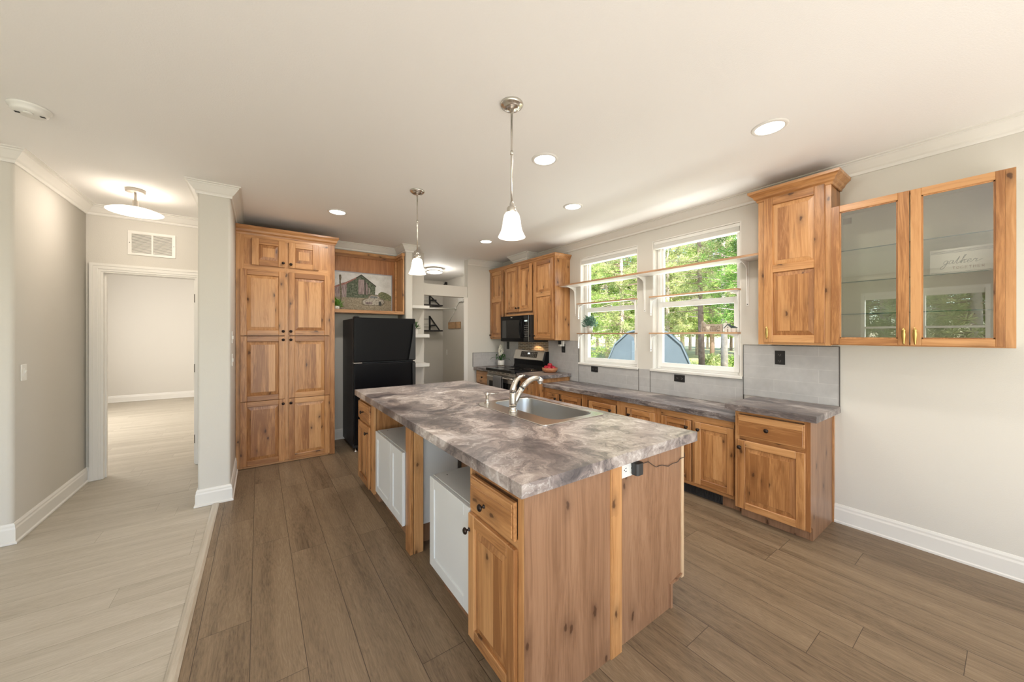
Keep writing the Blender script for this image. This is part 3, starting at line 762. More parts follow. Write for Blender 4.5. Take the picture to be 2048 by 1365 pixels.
# ---- countertops
def top(name, x0, x1, y0, y1, z0, z1, mat, label):
    return MB().box(x0, x1, y0, y1, z0, z1).build(name, mat, bev=.0025, seg=2, label=label, cat='countertop')
top('countertop', 3.030, XW-.010, .768, 1.345, .836, .884, STONE2, 'short raised grey stone-look countertop at the right end below the tall wall cabinet')
top('countertop', 3.098, XW-.010, 1.290, 3.672, .729, .780, STONE2, 'long low grey stone-look countertop running below both windows')
top('countertop', 2.978, XW-.010, 3.628, 4.095, .839, .884, STONE2, 'grey stone-look countertop right of the range carrying the bowl of apples')
top('countertop', 2.975, XW-.010, 4.885, 5.330, .839, .884, STONE2, 'grey stone-look corner countertop left of the range carrying the potted flower')
# ------------------------------------------------------------ island
XI = .787
T = TX(XI); F = 'X'
near = thing('island_cabinet', (1.02, 1.23, 0), 'alder island cabinet with a drawer and a door at the near corner of the island', 'cabinet')
MB().box(XI+.019, 1.250, 1.042, 1.425, .09, .851, 0, .4).build('carcass', VZ, near)
MB().box(XI+.001, 1.262, 1.034, 1.042, 0, .851, 0, .31).build('end_panel', VZ, near)
MB().box(XI+.06, 1.25, 1.045, 1.42, 0, .09, 0, .4).build('toe_kick', VZ, near)
faceframe(T, F, 1.036, 1.440, .075, .851, vs=[(.62, .665)], parent=near, ends=(.036, .016), top=.035, bot=.02)
drawer(near, T, F, 1.076, 1.412, .658, .805, knobat=(1.285, .712))
door(near, T, F, 1.070, 1.424, .082, .632, knobat=(1.412, .560), stile=.052)

far = thing('island_cabinet', (1.02, 3.38, 0), 'alder island cabinet with a drawer and a door at the far end by the refrigerator', 'cabinet')
MB().box(XI+.019, 1.250, 3.135, 3.615, .09, .851, 0, .4).build('carcass', WZ, far)
MB().box(XI+.05, 1.25, 3.14, 3.61, 0, .09, 0, .4).build('toe_kick', VZ, far)
faceframe(T, F, 3.118, 3.615, .085, .851, vs=[(.62, .655)], parent=far, ends=(.085, .03), top=.035, bot=.02)
drawer(far, T, F, 3.205, 3.600, .652, .812); door(far, T, F, 3.205, 3.600, .100, .630, knobat=(3.245, .575), stile=.056)

# the half of the island that faces the windows
east = thing('island_cabinet', (1.57, 2.32, 0), 'long alder cabinet forming the window side of the island, with a knotty end panel', 'cabinet')
MB().prism([(1.266, 0), (1.760, 0), (1.760, .118), (1.858, .135), (1.858, .851), (1.266, .851)], 1.048, 1.058, 'y', 0, .62).build('end_panel', VZ, east)
MB().box(1.266, 1.334, 1.026, 1.048, .0, .851, 0, .75).build('corner_stile', WZ, east, bev=.001)
MB().box(1.262, 1.2655, 1.028, 1.060, .0, .851).build('edge_strip', WZ, east)
MB().box(1.266, 1.856, 1.058, 1.60, .10, .70, 0, .4).box(1.266, 1.30, 1.60, 3.60, .10, .851, 0, .4).box(1.266, 1.856, 2.42, 3.60, .10, .851, 0, .4).box(1.30, 1.765, 1.058, 3.58, 0, .10).build('carcass', VZ, east)
MB().box(1.266, 1.856, 3.60, 3.615, .0, .851).build('far_end_panel', VZ, east)
MB().box(1.8585, 1.882, 1.042, 3.612, .118, .851).build('front_frame', PALE, east, bev=.0015)
MB().prism([(1.752, .0), (1.768, .0), (1.768, .120), (1.862, .138), (1.862, .146), (1.752, .128)], 1.040, 1.048, 'y').build('toe_trim', VZ, east)

post = thing('island_post', (.84, 2.30, 0), 'square alder post holding up the middle of the island overhang', 'post')
MB().box(.797, .819, 2.262, 2.350, 0, .852).build('face_board', WZ, post, bev=.002)
MB().box(.823, .887, 2.262, 2.284, 0, .852).build('side_board', WZ, post, bev=.002)
MB().box(.820, .885, 2.285, 2.345, 0, .852, 0, .2).build('core', PZ, post)

def whitecab(label, y0, y1, doors, z0=.152, z1=.645):
    t = thing('white_cabinet', (1.0, (y0+y1)/2, 0), label, 'cabinet')
    MB().box(.800, 1.248, y0, y1, z0+.003, z1).build('carcass', CABG, t, bev=.002)
    MB().box(.86, 1.24, y0+.01, y1-.01, 0, z0+.003).build('plinth', VZ, t)
    for (a, b_) in doors:
        mb = MB(TX(.798)); s = .056
        mb.box(a, a+s, 0, .019, z0, z1-.003).box(b_-s, b_, 0, .019, z0, z1-.003).box(a+s, b_-s, 0, .019, z0, z0+s).box(a+s, b_-s, 0, .019, z1-.003-s, z1-.003)
        d = mb.build('door', CABW, t, bev=.0015)
        MB(TX(.798)).box(a+s-.002, b_-s+.002, .001, .012, z0+s-.002, z1-s).build('door_panel', CABW, d)
    return t
wb = whitecab('white shaker cabinet with one door under the island, beside the near drawer cabinet', 1.432, 1.895, [(1.436, 1.893)])
for y in (1.84, 1.50): MB().lathe([(.004, .6452), (.004, .6458)], (.86, y, 0), 10).build('screw_hole', SLOT, wb)
wa = whitecab('white shaker cabinet with two doors under the island, beyond the wooden post', 2.356, 3.030, [(2.360, 2.628), (2.632, 3.028)])
for y in (2.97,): MB().lathe([(.004, .6452), (.004, .6458)], (.86, y, 0), 10).build('screw_hole', SLOT, wa)
wp = MB().box(.892, 1.150, 2.288, 2.306, .165, .851).build('end_panel', CABG, label='tall white laminate side panel standing behind the wooden island post', cat='panel')
MB().box(1.185, 1.261, 1.90, 2.30, .0, .851).build('support_panel', VZ, label='alder support panel at the back of the open space under the island', cat='panel')

# island top with a rounded sink cut-out
HX0, HX1, HY0, HY1 = 1.350, 1.845, 1.578, 2.385
ct = MB(); x0, x1, y0, y1, z0, z1 = .750, 1.941, 1.000, 3.667, .853, .903
for z, m_ in ((z1, 0), (z0, 0)):
    vs = [(x0, y0, z), (x1, y0, z), (x1, y1, z), (x0, y1, z), (HX0, HY0, z), (HX1, HY0, z), (HX1, HY1, z), (HX0, HY1, z)]
    ct.add(vs, [(0, 1, 5, 4), (1, 2, 6, 5), (2, 3, 7, 6), (3, 0, 4, 7)], 0, .5)
ct.add([(x0, y0, z0), (x1, y0, z0), (x1, y1, z0), (x0, y1, z0), (x0, y0, z1), (x1, y0, z1), (x1, y1, z1), (x0, y1, z1)], [(0, 1, 5, 4), (1, 2, 6, 5), (2, 3, 7, 6), (3, 0, 4, 7)], 0, .5)
ct.add([(HX0, HY0, z0), (HX1, HY0, z0), (HX1, HY1, z0), (HX0, HY1, z0), (HX0, HY0, z1), (HX1, HY0, z1), (HX1, HY1, z1), (HX0, HY1, z1)], [(4, 5, 1, 0), (5, 6, 2, 1), (6, 7, 3, 2), (7, 4, 0, 3)], 0, .5)
ct.build('countertop', STONE, label='large grey and brown swirled stone-look countertop of the island', cat='countertop')

# sink
def rrect(xa, xb, ya, yb, r, z, k=6, rs=None):
    rs = rs or [r]*4; pts = []
    for (cx, cy, a0, q) in ((xb, yb, 0, 0), (xa, yb, 90, 1), (xa, ya, 180, 2), (xb, ya, 270, 3)):
        rr = rs[q]; sx = cx-rr if cx == xb else cx+rr; sy = cy-rr if cy == yb else cy+rr
        for i in range(k+1):
            a = math.radians(a0+90*i/k); pts.append((sx+rr*math.cos(a), sy+rr*math.sin(a), z))
    return pts
def loops(mb, ls, m=0, cap=True, smooth=True):
    n = len(ls[0]); vs = [p for l in ls for p in l]
    fs = [(i*n+j, i*n+(j+1) % n, (i+1)*n+(j+1) % n, (i+1)*n+j) for i in range(len(ls)-1) for j in range(n)]
    if cap: fs.append(tuple(range((len(ls)-1)*n, len(ls)*n)))
    return mb.add(vs, fs, m, .5, smooth)
sk = thing('sink', (1.595, 1.98, .903), 'stainless steel single-bowl sink set in the island countertop', 'sink')
zt = .909; orr = [.035, .13, .03, .03]
rim = MB()
loops(rim, [rrect(1.330, 1.862, 1.560, 2.402, .04, .9035, rs=orr), rrect(1.330, 1.862, 1.560, 2.402, .04, zt-.002, rs=orr), rrect(1.334, 1.858, 1.564, 2.398, .04, zt, rs=[.033, .127, .028, .028]),
            rrect(1.462, 1.828, 1.612, 2.345, .075, zt, rs=[.085]*4), rrect(1.466, 1.824, 1.616, 2.341, .075, zt-.004, rs=[.082]*4)], cap=False, smooth=False)
rim.build('rim', SS, sk)
ba = MB()
loops(ba, [rrect(1.466, 1.824, 1.616, 2.341, .082, zt-.004), rrect(1.470, 1.820, 1.620, 2.337, .080, zt-.03), rrect(1.480, 1.810, 1.632, 2.325, .075, zt-.165), rrect(1.492, 1.798, 1.646, 2.311, .065, zt-.185), rrect(1.53, 1.76, 1.70, 2.26, .04, zt-.19)])
ba.build('basin', SSD, sk)
MB().lathe([(.0001, zt-.187), (.03, zt-.187), (.042, zt-.184), (.044, zt-.188)], (1.645, 1.98, 0), 20).build('drain', CHROME, sk)
fa = thing('faucet', (1.400, 1.966, .909), 'brushed nickel single-lever kitchen faucet on the island sink', 'faucet')
MB().lathe([(.031, .909), (.031, .916), (.027, .922), (.0245, .935), (.0235, .945)], (1.400, 1.966, 0), 28).lathe([(.0243, .946), (.0248, .97), (.0225, 1.03), (.0215, 1.042)], (1.400, 1.966, 0), 28).build('body', NICKEL, fa)
MB().lathe([(.0222, 1.041), (.0222, 1.045)], (1.400, 1.966, 0), 24).lathe([(.0245, .944), (.0245, .947)], (1.400, 1.966, 0), 24).build('seam_ring', BLKP, fa)
sp = [(1.404, 1.966, .945), (1.425, 1.966, .985), (1.452, 1.966, 1.028), (1.478, 1.966, 1.062)]
MB().tube(sp, [.017, .019, .0195, .019], 18).build('spout_base', NICKEL, fa)
MB().tube([(1.477, 1.966, 1.0605), (1.480, 1.966, 1.064)], .0198, 18).build('seam_ring', BLKP, fa)
MB().tube([(1.479, 1.966, 1.063), (1.502, 1.966, 1.085), (1.532, 1.966, 1.105), (1.567, 1.966, 1.119), (1.602, 1.966, 1.122), (1.630, 1.966, 1.112)], [.019, .0185, .018, .0178, .0178, .019], 18).build('spout', NICKEL, fa)
MB().tube([(1.622, 1.966, 1.116), (1.640, 1.966, 1.104), (1.648, 1.966, 1.084)], [.019, .022, .020], 18).build('spray_head', CHROME, fa)
MB().tube([(1.399, 1.966, 1.044), (1.401, 1.966, 1.062), (1.411, 1.966, 1.092), (1.430, 1.966, 1.118), (1.455, 1.966, 1.136), (1.482, 1.966, 1.146), (1.503, 1.966, 1.149)], [.0215, .0215, .0195, .0155, .0115, .0080, .0055], 18).build('lever', NICKEL, fa)
so = thing('soap_dispenser', (1.412, 2.318, .909), 'small brushed nickel soap dispenser at the rounded corner of the sink', 'soap dispenser')
MB().lathe([(.019, .909), (.019, .915), (.0115, .918), (.0115, .962), (.0145, .963), (.0145, .985), (.010, .988), (.0001, .988)], (1.412, 2.318, 0), 20).build('body', NICKEL, so)
MB().tube([(1.412, 2.318, .978), (1.445, 2.30, .981), (1.482, 2.285, .978)], [.005, .0045, .003], 10).build('nozzle', NICKEL, so)

# outlet with plug on the island end
def outlet(loc, face, label, plate=WHITEP, slot=SLOT, horiz=False, gfci=False, name='wall_outlet', w=.072, h=.116, sc=1.0):
    """face 'X' looks to -X, 'Y' looks to -Y; loc = centre on the wall surface"""
    t = thing(name, loc, label, 'outlet'); x, y, z = loc
    w, h = w*sc, h*sc
    TT = (lambda u, d, v: (x-d, y+u, z+v)) if face == 'X' else (lambda u, d, v: (x+u, y-d, z+v))
    if horiz: T0 = TT; TT = lambda u, d, v: T0(v, d, u)
    MB(TT).box(-w/2, w/2, .0005, .006, -h/2, h/2).build('face_plate', plate, t, bev=.0015)
    for s in (-1, 1):
        rc = MB(TT).box(-.017*sc, .017*sc, .006, .0075, s*.026*sc-.016*sc, s*.026*sc+.016*sc).build('receptacle', plate, t, bev=.001)
        sl = MB(TT)
        for u in (-.007*sc, .007*sc): sl.box(u-.0012, u+.0012, .0075, .0079, s*.026*sc-.006, s*.026*sc+.006)
        sl.box(-.003, .003, .0075, .0079, s*.026*sc-.013*sc, s*.026*sc-.008*sc)
        sl.build('slot', slot, rc)
    return t
GREYSLOT = flat('slot_grey', srgb(120, 118, 114), .6)
outlet((1.407, 1.048, .806), 'Y', 'white horizontal power outlet on the end of the island under the countertop', horiz=True)
pl = thing('power_adapter', (1.447, 1.025, .775), 'black power adapter with a thin wavy cord plugged in at the island end', 'power adapter')
MB().prism(rnd_corner([(1.418, 1.0375), (1.418, 1.005), (1.470, 1.005), (1.470, 1.0375)], {1: .012, 2: .012}), .778, .832, 'z', smooth=True).build('body', BLKP, pl, bev=.003, seg=2)
MB().tube([(1.468, 1.034, .806), (1.491, 1.040, .806), (1.519, 1.0415, .808), (1.555, 1.0415, .808), (1.588, 1.0415, .787), (1.622, 1.0415, .767), (1.648, 1.0415, .768), (1.675, 1.0415, .766), (1.700, 1.0415, .757), (1.729, 1.0415, .748), (1.766, 1.0415, .754), (1.790, 1.0415, .753), (1.819, 1.0415, .752), (1.843, 1.0415, .765), (1.87, 1.0385, .766), (1.887, 1.0395, .769), (1.888, 1.05, .80), (1.888, 1.06, .845)], .0016, 8).build('cord', BLKP, pl)

# ------------------------------------------------------------ refrigerator
fr = thing('refrigerator', (1.32, 5.0, 0), 'black top-freezer refrigerator below the alder display box', 'refrigerator')
MB().box(.940, 1.698, 4.700, 5.330, .035, 1.628).build('body', FRSIDE, fr, bev=.004)
MB().box(.938, 1.700, 4.620, 4.692, 1.092, 1.640).build('freezer_door', BLACK, fr, bev=.010, seg=3)
MB().box(.938, 1.700, 4.620, 4.692, .085, 1.076).build('refrigerator_door', BLACK, fr, bev=.010, seg=3)
MB().box(.945, 1.693, 4.690, 4.703, .06, 1.63).build('door_gasket', BLACKM, fr)
MB().prism([(1.600, 1.105), (1.690, 1.105), (1.690, 1.575), (1.664, 1.575), (1.650, 1.40)][::-1], 4.585, 4.605, 'y').box(1.655, 1.690, 4.604, 4.622, 1.11, 1.13).box(1.667, 1.690, 4.604, 4.622, 1.55, 1.575).build('freezer_handle', BLACKM, fr, bev=.004, seg=2)
MB().prism([(1.648, 1.060), (1.690, 1.060), (1.690, .560), (1.664, .560), (1.655, .75)], 4.585, 4.605, 'y').box(1.655, 1.690, 4.604, 4.622, 1.035, 1.06).box(1.667, 1.690, 4.604, 4.622, .56, .585).build('refrigerator_handle', BLACKM, fr, bev=.004, seg=2)
MB().lathe([(.030, 1.640), (.030, 1.652), (.018, 1.660), (.0001, 1.660)], (.975, 4.665, 0), 20, sx=1.1).box(.95, 1.0, 4.66, 4.75, 1.628, 1.648).build('hinge_cover', BLACKM, fr)
MB().box(.938, 1.030, 4.614, 4.69, 1.079, 1.089).build('centre_hinge', CHROME, fr, bev=.001)
MB().box(.99, 1.66, 4.66, 4.70, .02, .083).build('base_grille', BLACKM, fr)
for x in (.965, 1.66):
    MB().lathe([(.022, 0), (.022, .012), (.008, .016), (.008, .04)], (x, 4.66, 0), 14).build('foot', CHROME, fr)

# ------------------------------------------------------------ microwave
mw = thing('microwave', (3.40, 4.487, 1.318), 'black over-the-range microwave under the short wall cabinet', 'microwave')
MB().box(3.262, XW-.003, 4.128, 4.877, 1.318, 1.722).build('body', BLACKM, mw, bev=.002)
T = TX(3.262)
dm = MB(T).box(4.262, 4.874, 0, .034, 1.322, 1.720).build('door', BLACK, mw, bev=.004, seg=2)
MB(T).box(4.335, 4.835, .0341, .0352, 1.375, 1.655).build('window', BLACKG, dm)
MB(T).box(4.132, 4.258, 0, .034, 1.322, 1.720).build('control_panel', BLACKG, mw, bev=.003)
hm = MB(T); pts = [(4.285, .034+.004+.045*math.sin(PI*k/12)**.6, 1.395+.26*k/12) for k in range(13)]
pa = [(4.290+.034*math.sin(PI*k/12), .064, 1.385+.285*k/12) for k in range(13)]; pb = [(4.290-.034*math.sin(PI*k/12), .064, 1.385+.285*k/12) for k in range(13)]
hm.tube(pa, .010, 8); hm.tube(pb, .010, 8); hm.box(4.278, 4.292, .034, .066, 1.385, 1.40).box(4.278, 4.292, .034, .066, 1.655, 1.67)
hm.build('handle', BLACK, mw)
MB(T).box(4.545, 4.590, .0345, .0355, 1.690, 1.699).build('badge', NICKEL, dm)
kp = MB(T)
for i in range(3):
    for j in range(6): kp.box(4.158+i*.028, 4.176+i*.028, .0341, .0346, 1.40+j*.032, 1.412+j*.032)
kp.build('keypad', GREYSLOT, mw)
MB(T).box(4.165, 4.235, .0341, .0350, 1.625, 1.648).build('display', flat('pale_display', (.5, .55, .55), .3, emis=(.6, .75, .75), es=.6), mw)
light('cooktop_lamp', 'SPOT', (3.50, 4.36, 1.312), 5.5, (1, .66, .34), (0, .05, 0), .02).data.spot_size = math.radians(130)
MB().box(3.48, 3.52, 4.32, 4.40, 1.3145, 1.3178).build('lamp_lens', flat('warm_lens', (1, .8, .5), .4, emis=(1, .62, .3), es=6), mw)

# ------------------------------------------------------------ range
rg = thing('range', (3.28, 4.488, 0), 'black and stainless electric range with a backguard below the microwave', 'range')
Y0, Y1 = 4.104, 4.872
MB().box(3.000, XW-.015, Y0, Y1, .05, .888).build('body', BLACKM, rg, bev=.002)
MB().box(2.950, 3.500, Y0-.001, Y1+.001, .888, .908).box(2.945, 2.975, Y0-.001, Y1+.001, .868, .9085).build('cooktop', BLACKG, rg, bev=.004, seg=2)
RING = flat('burner_ring', (.05, .05, .052), .3)
for (x, y, r) in ((3.10, 4.30, .10), (3.10, 4.68, .085), (3.36, 4.30, .08), (3.36, 4.68, .10)):
    MB().lathe([(r, .9082), (r-.006, .9086), (r-.012, .9082)], (x, y, 0), 32).build('burner', RING, rg)
T = TX(3.0)
MB(T).box(Y0+.004, Y1-.004, 0, .028, .812, .866).build('vent_band', SS, rg, bev=.002)
vs_ = MB(T)
for k in range(6): vs_.box(Y0+.05+k*.115, Y0+.13+k*.115, .028, .0288, .846, .853)
vs_.build('vent_slot', SLOT, rg)
od = MB(T).box(Y0+.004, Y1-.004, 0, .036, .285, .808).build('oven_door', SS, rg, bev=.004, seg=2)
MB(T).box(Y0+.07, Y1-.07, .0361, .0372, .36, .715).build('oven_window', BLACKG, od)
MB(T).tube([(Y0+.045, .036, .790), (Y0+.05, .062, .790), (Y0+.10, .078, .790), ((Y0+Y1)/2, .082, .790), (Y1-.10, .078, .790), (Y1-.05, .062, .790), (Y1-.045, .036, .790)], .0125, 12).build('handle', SS, od)
MB(T).box(Y0+.004, Y1-.004, 0, .032, .075, .275).build('storage_drawer', SS, rg, bev=.004)
bg = MB(); bg.prism([(3.485, .908), (3.60, .908), (3.60, 1.172), (3.545, 1.172), (3.500, 1.02), (3.500, .95)], Y0-.0, Y1+.0, 'y')
bg.build('backguard', BLACK, rg)
sp_ = MB(); sp_.prism([(3.478, 1.035), (3.500, 1.022), (3.544, 1.180), (3.524, 1.185)], Y0+.020, Y1-.006, 'y'); bp = sp_.build('control_panel', SS, rg, bev=.003)
cp = lambda u, d, v: (3.478+(v-1.035)*(.046/.150)-d, u, v)
MB(cp).box(4.275, 4.685, .0015, .0035, 1.072, 1.160).build('control_glass', BLACKG, bp)
MB(cp).box(4.455, 4.505, .0036, .0042, 1.122, 1.142).build('clock_display', flat('clock_glow', (.7, .8, .8), .4, emis=(.8, .95, .95), es=1.6), bp)
ky = MB(cp)
for i in range(9):
    for j in range(3):
        if 4 <= i <= 5 and j == 2: continue
        ky.box(4.295+i*.042, 4.312+i*.042, .0036, .0039, 1.084+j*.024, 1.091+j*.024)
ky.build('button_marks', GREYSLOT, bp)
tw = MB(); n = 10
def towel():
    path = [(2.9, .812), (2.896, .80)]
    vs = []; fs = []
    prof = [(2.936, .52), (2.934, .66), (2.933, .780), (2.925, .806), (2.917, .809), (2.906, .800), (2.9015, .78), (2.899, .64), (2.900, .50), (2.901, .40)]
    us = [4.375+.215*i/12 for i in range(13)]
    for i, u in enumerate(us):
        for k, (x, z) in enumerate(prof):
            wv = .004*math.sin(i*1.3)*(1 if k > 5 else .0)
            sp2 = (u-4.4825)*(1+.18*max(0, (.8-z)) if k > 5 else 1)+4.4825
            vs.append((x-abs(wv), sp2, z))
    m_ = len(prof)
    for i in range(12):
        for k in range(m_-1): fs.append((i*m_+k, (i+1)*m_+k, (i+1)*m_+k+1, i*m_+k+1))
    mb = MB(); mb.add(vs, fs, 0, .5, True); return mb
t_ = towel().build('dish_towel', CLOTH, label='grey dish towel hanging over the oven handle', cat='towel')
so_ = t_.modifiers.new('thickness', 'SOLIDIFY'); so_.thickness = .004; so_.offset = 1
# ------------------------------------------------------------ picture, plants and things on the shelves
FRM = flat('pewter_frame', srgb(150, 146, 148), .4, .3)
pc = thing('framed_picture', (1.19, 5.28, 1.757), 'framed picture of a barn and an old pickup in the alder display box', 'picture')
PX0, PX1, PZ0, PZ1, PY = .800, 1.588, 1.757, 2.292, 5.262
MB().box(PX0, PX1, PY, PY+.022, PZ0, PZ0+.012).box(PX0, PX1, PY, PY+.022, PZ1-.012, PZ1).box(PX0, PX0+.012, PY, PY+.022, PZ0+.012, PZ1-.012).box(PX1-.012, PX1, PY, PY+.022, PZ0+.012, PZ1-.012).build('frame', FRM, pc)
def canvas(name, c1, c2, c3, sc, stretch=(1, 1, 1)):
    m, nt, b = newmat(name); q = N(nt); pos = q.n('ShaderNodeNewGeometry').outputs['Position']
    n = q.noise(q.vmul(pos, stretch), sc, 5, .7)
    q.link(q.ramp(n.outputs['Fac'], [(.36, srgb(*c1)), (.5, srgb(*c2)), (.64, srgb(*c3))]), b.inputs['Base Color']); b.inputs['Roughness'].default_value = .7
    return m
C_SKY = canvas('print_sky', (196, 194, 190), (206, 204, 200), (214, 212, 210), 12)
C_GRASS = canvas('print_field', (112, 102, 84), (140, 128, 106), (170, 160, 140), 110)
C_VINE = canvas('print_vines', (52, 60, 44), (84, 94, 74), (128, 128, 112), 45)
C_WOOD = canvas('print_boards', (104, 88, 88), (146, 128, 126), (176, 160, 156), 40, (3, 1, .3))
C_ROOF = canvas('print_roof', (120, 76, 68), (150, 104, 94), (170, 130, 120), 50)
C_DARK = canvas('print_dark', (38, 38, 34), (62, 60, 54), (84, 80, 72), 60)
C_BUSH = canvas('print_bushes', (70, 80, 54), (104, 108, 78), (150, 146, 110), 60)
C_CAR = canvas('print_pickup', (112, 104, 94), (160, 152, 138), (198, 192, 180), 75); C_GL = canvas('print_glass', (88, 92, 94), (110, 112, 112), (130, 132, 130), 40)
C_POST = canvas('print_post', (84, 76, 62), (110, 100, 82), (134, 124, 104), 60)
MB().box(PX0+.012, PX1-.012, PY+.006, PY+.018, PZ0+.012, PZ1-.012).build('canvas', C_SKY, pc)
def pic(pts, mat, lay, name='print_layer'):
    MB().prism(pts, PY+.0058-lay*.0003, PY+.0061-lay*.0003, 'y').build(name, mat, pc)
X = lambda px: px
pic([(PX0+.012, PZ0+.012), (PX1-.012, PZ0+.012), (PX1-.012, 1.93), (1.40, 1.95), (1.2, 1.945), (PX0+.012, 1.96)], C_GRASS, 1, 'print_field')
pic([(1.36, 1.93), (1.40, 2.02), (1.44, 2.045), (1.50, 2.03), (1.54, 2.01), (1.576, 1.985), (1.576, 1.92)], C_BUSH, 2, 'print_bushes')
pic([(.812, 1.94), (.812, 2.075), (.93, 2.135), (1.0, 2.15), (1.0, 1.94)], C_WOOD, 2, 'print_shed')
pic([(.97, 1.94), (.98, 2.12), (1.165, 2.255), (1.355, 2.115), (1.345, 1.94)], C_VINE, 3, 'print_barn')
pic([(.975, 2.115), (.975, 2.132), (1.165, 2.268), (1.365, 2.120), (1.362, 2.106), (1.165, 2.250)], C_DARK, 4, 'print_barn_eaves')
pic([(.812, 2.072), (.975, 2.150), (1.10, 2.222), (1.10, 2.205), (.975, 2.122), (.812, 2.056)], C_ROOF, 5, 'print_barn_roof')
pic([(1.125, 1.99), (1.125, 2.195), (1.205, 2.195), (1.205, 1.99)], C_WOOD, 6, 'print_barn_door')
pic([(1.207, 1.99), (1.207, 2.19), (1.222, 2.175), (1.222, 1.99)], C_DARK, 6, 'print_door_gap'); pic([(1.224, 1.99), (1.224, 2.16), (1.250, 2.13), (1.250, 1.99)], C_WOOD, 6, 'print_boards'); pic([(1.262, 2.0), (1.262, 2.09), (1.276, 2.09), (1.276, 2.0)], C_WOOD, 6, 'print_boards')
pic([(.895, 1.90), (.889, 2.05), (.884, 2.17), (.880, 2.23), (.892, 2.245), (.908, 2.236), (.912, 2.20), (.904, 2.15), (.914, 2.04), (.916, 1.90)], C_POST, 7, 'print_post')
pic([(1.165, 1.852), (1.172, 1.912), (1.22, 1.942), (1.245, 1.945), (1.268, 1.985), (1.295, 1.998), (1.375, 1.997), (1.41, 1.984), (1.427, 1.945), (1.475, 1.935), (1.485, 1.885), (1.455, 1.846), (1.38, 1.838), (1.21, 1.836)], C_POST, 7.5, 'print_pickup_shadow')
pic([(1.18, 1.865), (1.185, 1.905), (1.23, 1.93), (1.255, 1.935), (1.275, 1.972), (1.30, 1.985), (1.37, 1.984), (1.40, 1.972), (1.415, 1.935), (1.46, 1.925), (1.47, 1.89), (1.44, 1.86), (1.38, 1.85), (1.22, 1.848)], C_CAR, 8, 'print_pickup')
pic([(1.275, 1.945), (1.29, 1.972), (1.375, 1.972), (1.385, 1.945)], C_GL, 9, 'print_windscreen')
pic([(1.395, 1.85), (1.40, 1.90), (1.43, 1.905), (1.44, 1.86), (1.42, 1.835)], C_DARK, 9, 'print_wheel'); pic([(1.22, 1.855), (1.22, 1.885), (1.31, 1.892), (1.31, 1.855)], C_WOOD, 9, 'print_grille')
for k in range(6): pic([(1.228+k*.014, 1.857), (1.228+k*.014, 1.884), (1.233+k*.014, 1.884), (1.233+k*.014, 1.857)], C_DARK, 10, 'print_grille_bar')

def foliage(mb, c, rx, rz, n, L, wd, m=0, up=.4):
    """leaves growing out of a centre: each a folded blade"""
    for _ in range(n):
        a = random.uniform(0, 2*PI); el = random.uniform(-.15, 1.3)
        d = Vector((math.cos(a)*math.cos(el), math.sin(a)*math.cos(el), math.sin(el)))
        base = Vector(c)+Vector((d.x*rx, d.y*rx, d.z*rz))*random.uniform(.15, .85)
        dd = (d+Vector((random.uniform(-.6, .6), random.uniform(-.6, .6), random.uniform(-.3, .7)))).normalized()
        s = dd.cross(Vector((0, 0, 1)));
        if s.length < .1: s = Vector((1, 0, 0))
        s.normalize(); l = L*random.uniform(.6, 1.2); w = wd*random.uniform(.7, 1.2); nn = s.cross(dd)
        p0, p1, p2 = base, base+dd*l*.5+s*w, base+dd*l
        p3 = base+dd*l*.5-s*w; pm = base+dd*l*.5+nn*w*.4
        mb.add([p0, p1, p2, p3, pm], [(0, 1, 4), (1, 2, 4), (2, 3, 4), (3, 0, 4)], m)
    return mb
def stems(mb, c, rx, rz, n, r=.0015, m=0):
    for _ in range(n):
        a = random.uniform(0, 2*PI); q = random.uniform(.2, .8)
        mb.tube([c, (c[0]+math.cos(a)*rx*q*.4, c[1]+math.sin(a)*rx*q*.4, c[2]+rz*.5), (c[0]+math.cos(a)*rx*q, c[1]+math.sin(a)*rx*q, c[2]+rz)], r, 5, m)
    return mb
LEAFN = flat('fresh_leaf', (.16, .36, .06), .5)
gp = thing('potted_plant', (.835, 5.12, 1.757), 'small leafy green plant peeking past the pantry in the alder display box', 'plant')
MB().lathe([(.030, 1.7572), (.038, 1.80), (.036, 1.80), (.028, 1.765)], (.830, 5.12, 0), 16).build('pot', POTW, gp)
foliage(MB(), (.835, 5.12, 1.80), .075, .11, 110, .045, .014).build('leaves', LEAFN, gp)

# alcove shelves right of the refrigerator
def alcove(z0, z1, lab):
    return MB().box(1.802, 2.112, 5.140, 5.359, z0, z1).build('floating_shelf', TRIM, bev=.002, label=lab, cat='shelf')
alcove(1.822, 1.867, 'topmost of the three white floating shelves beside the refrigerator'); alcove(1.386, 1.437, 'middle white floating shelf beside the refrigerator, holding a small plant'); alcove(.948, .998, 'lowest of the three white floating shelves beside the refrigerator')
ap = thing('potted_plant', (1.925, 5.215, 1.437), 'small green plant in a white square pot on the middle alcove shelf', 'plant')
MB().box(1.898, 1.952, 5.188, 5.242, 1.4375, 1.515).build('pot', POTW, ap, bev=.003)
foliage(MB(), (1.925, 5.215, 1.51), .06, .12, 120, .06, .006).build('leaves', LEAF, ap)

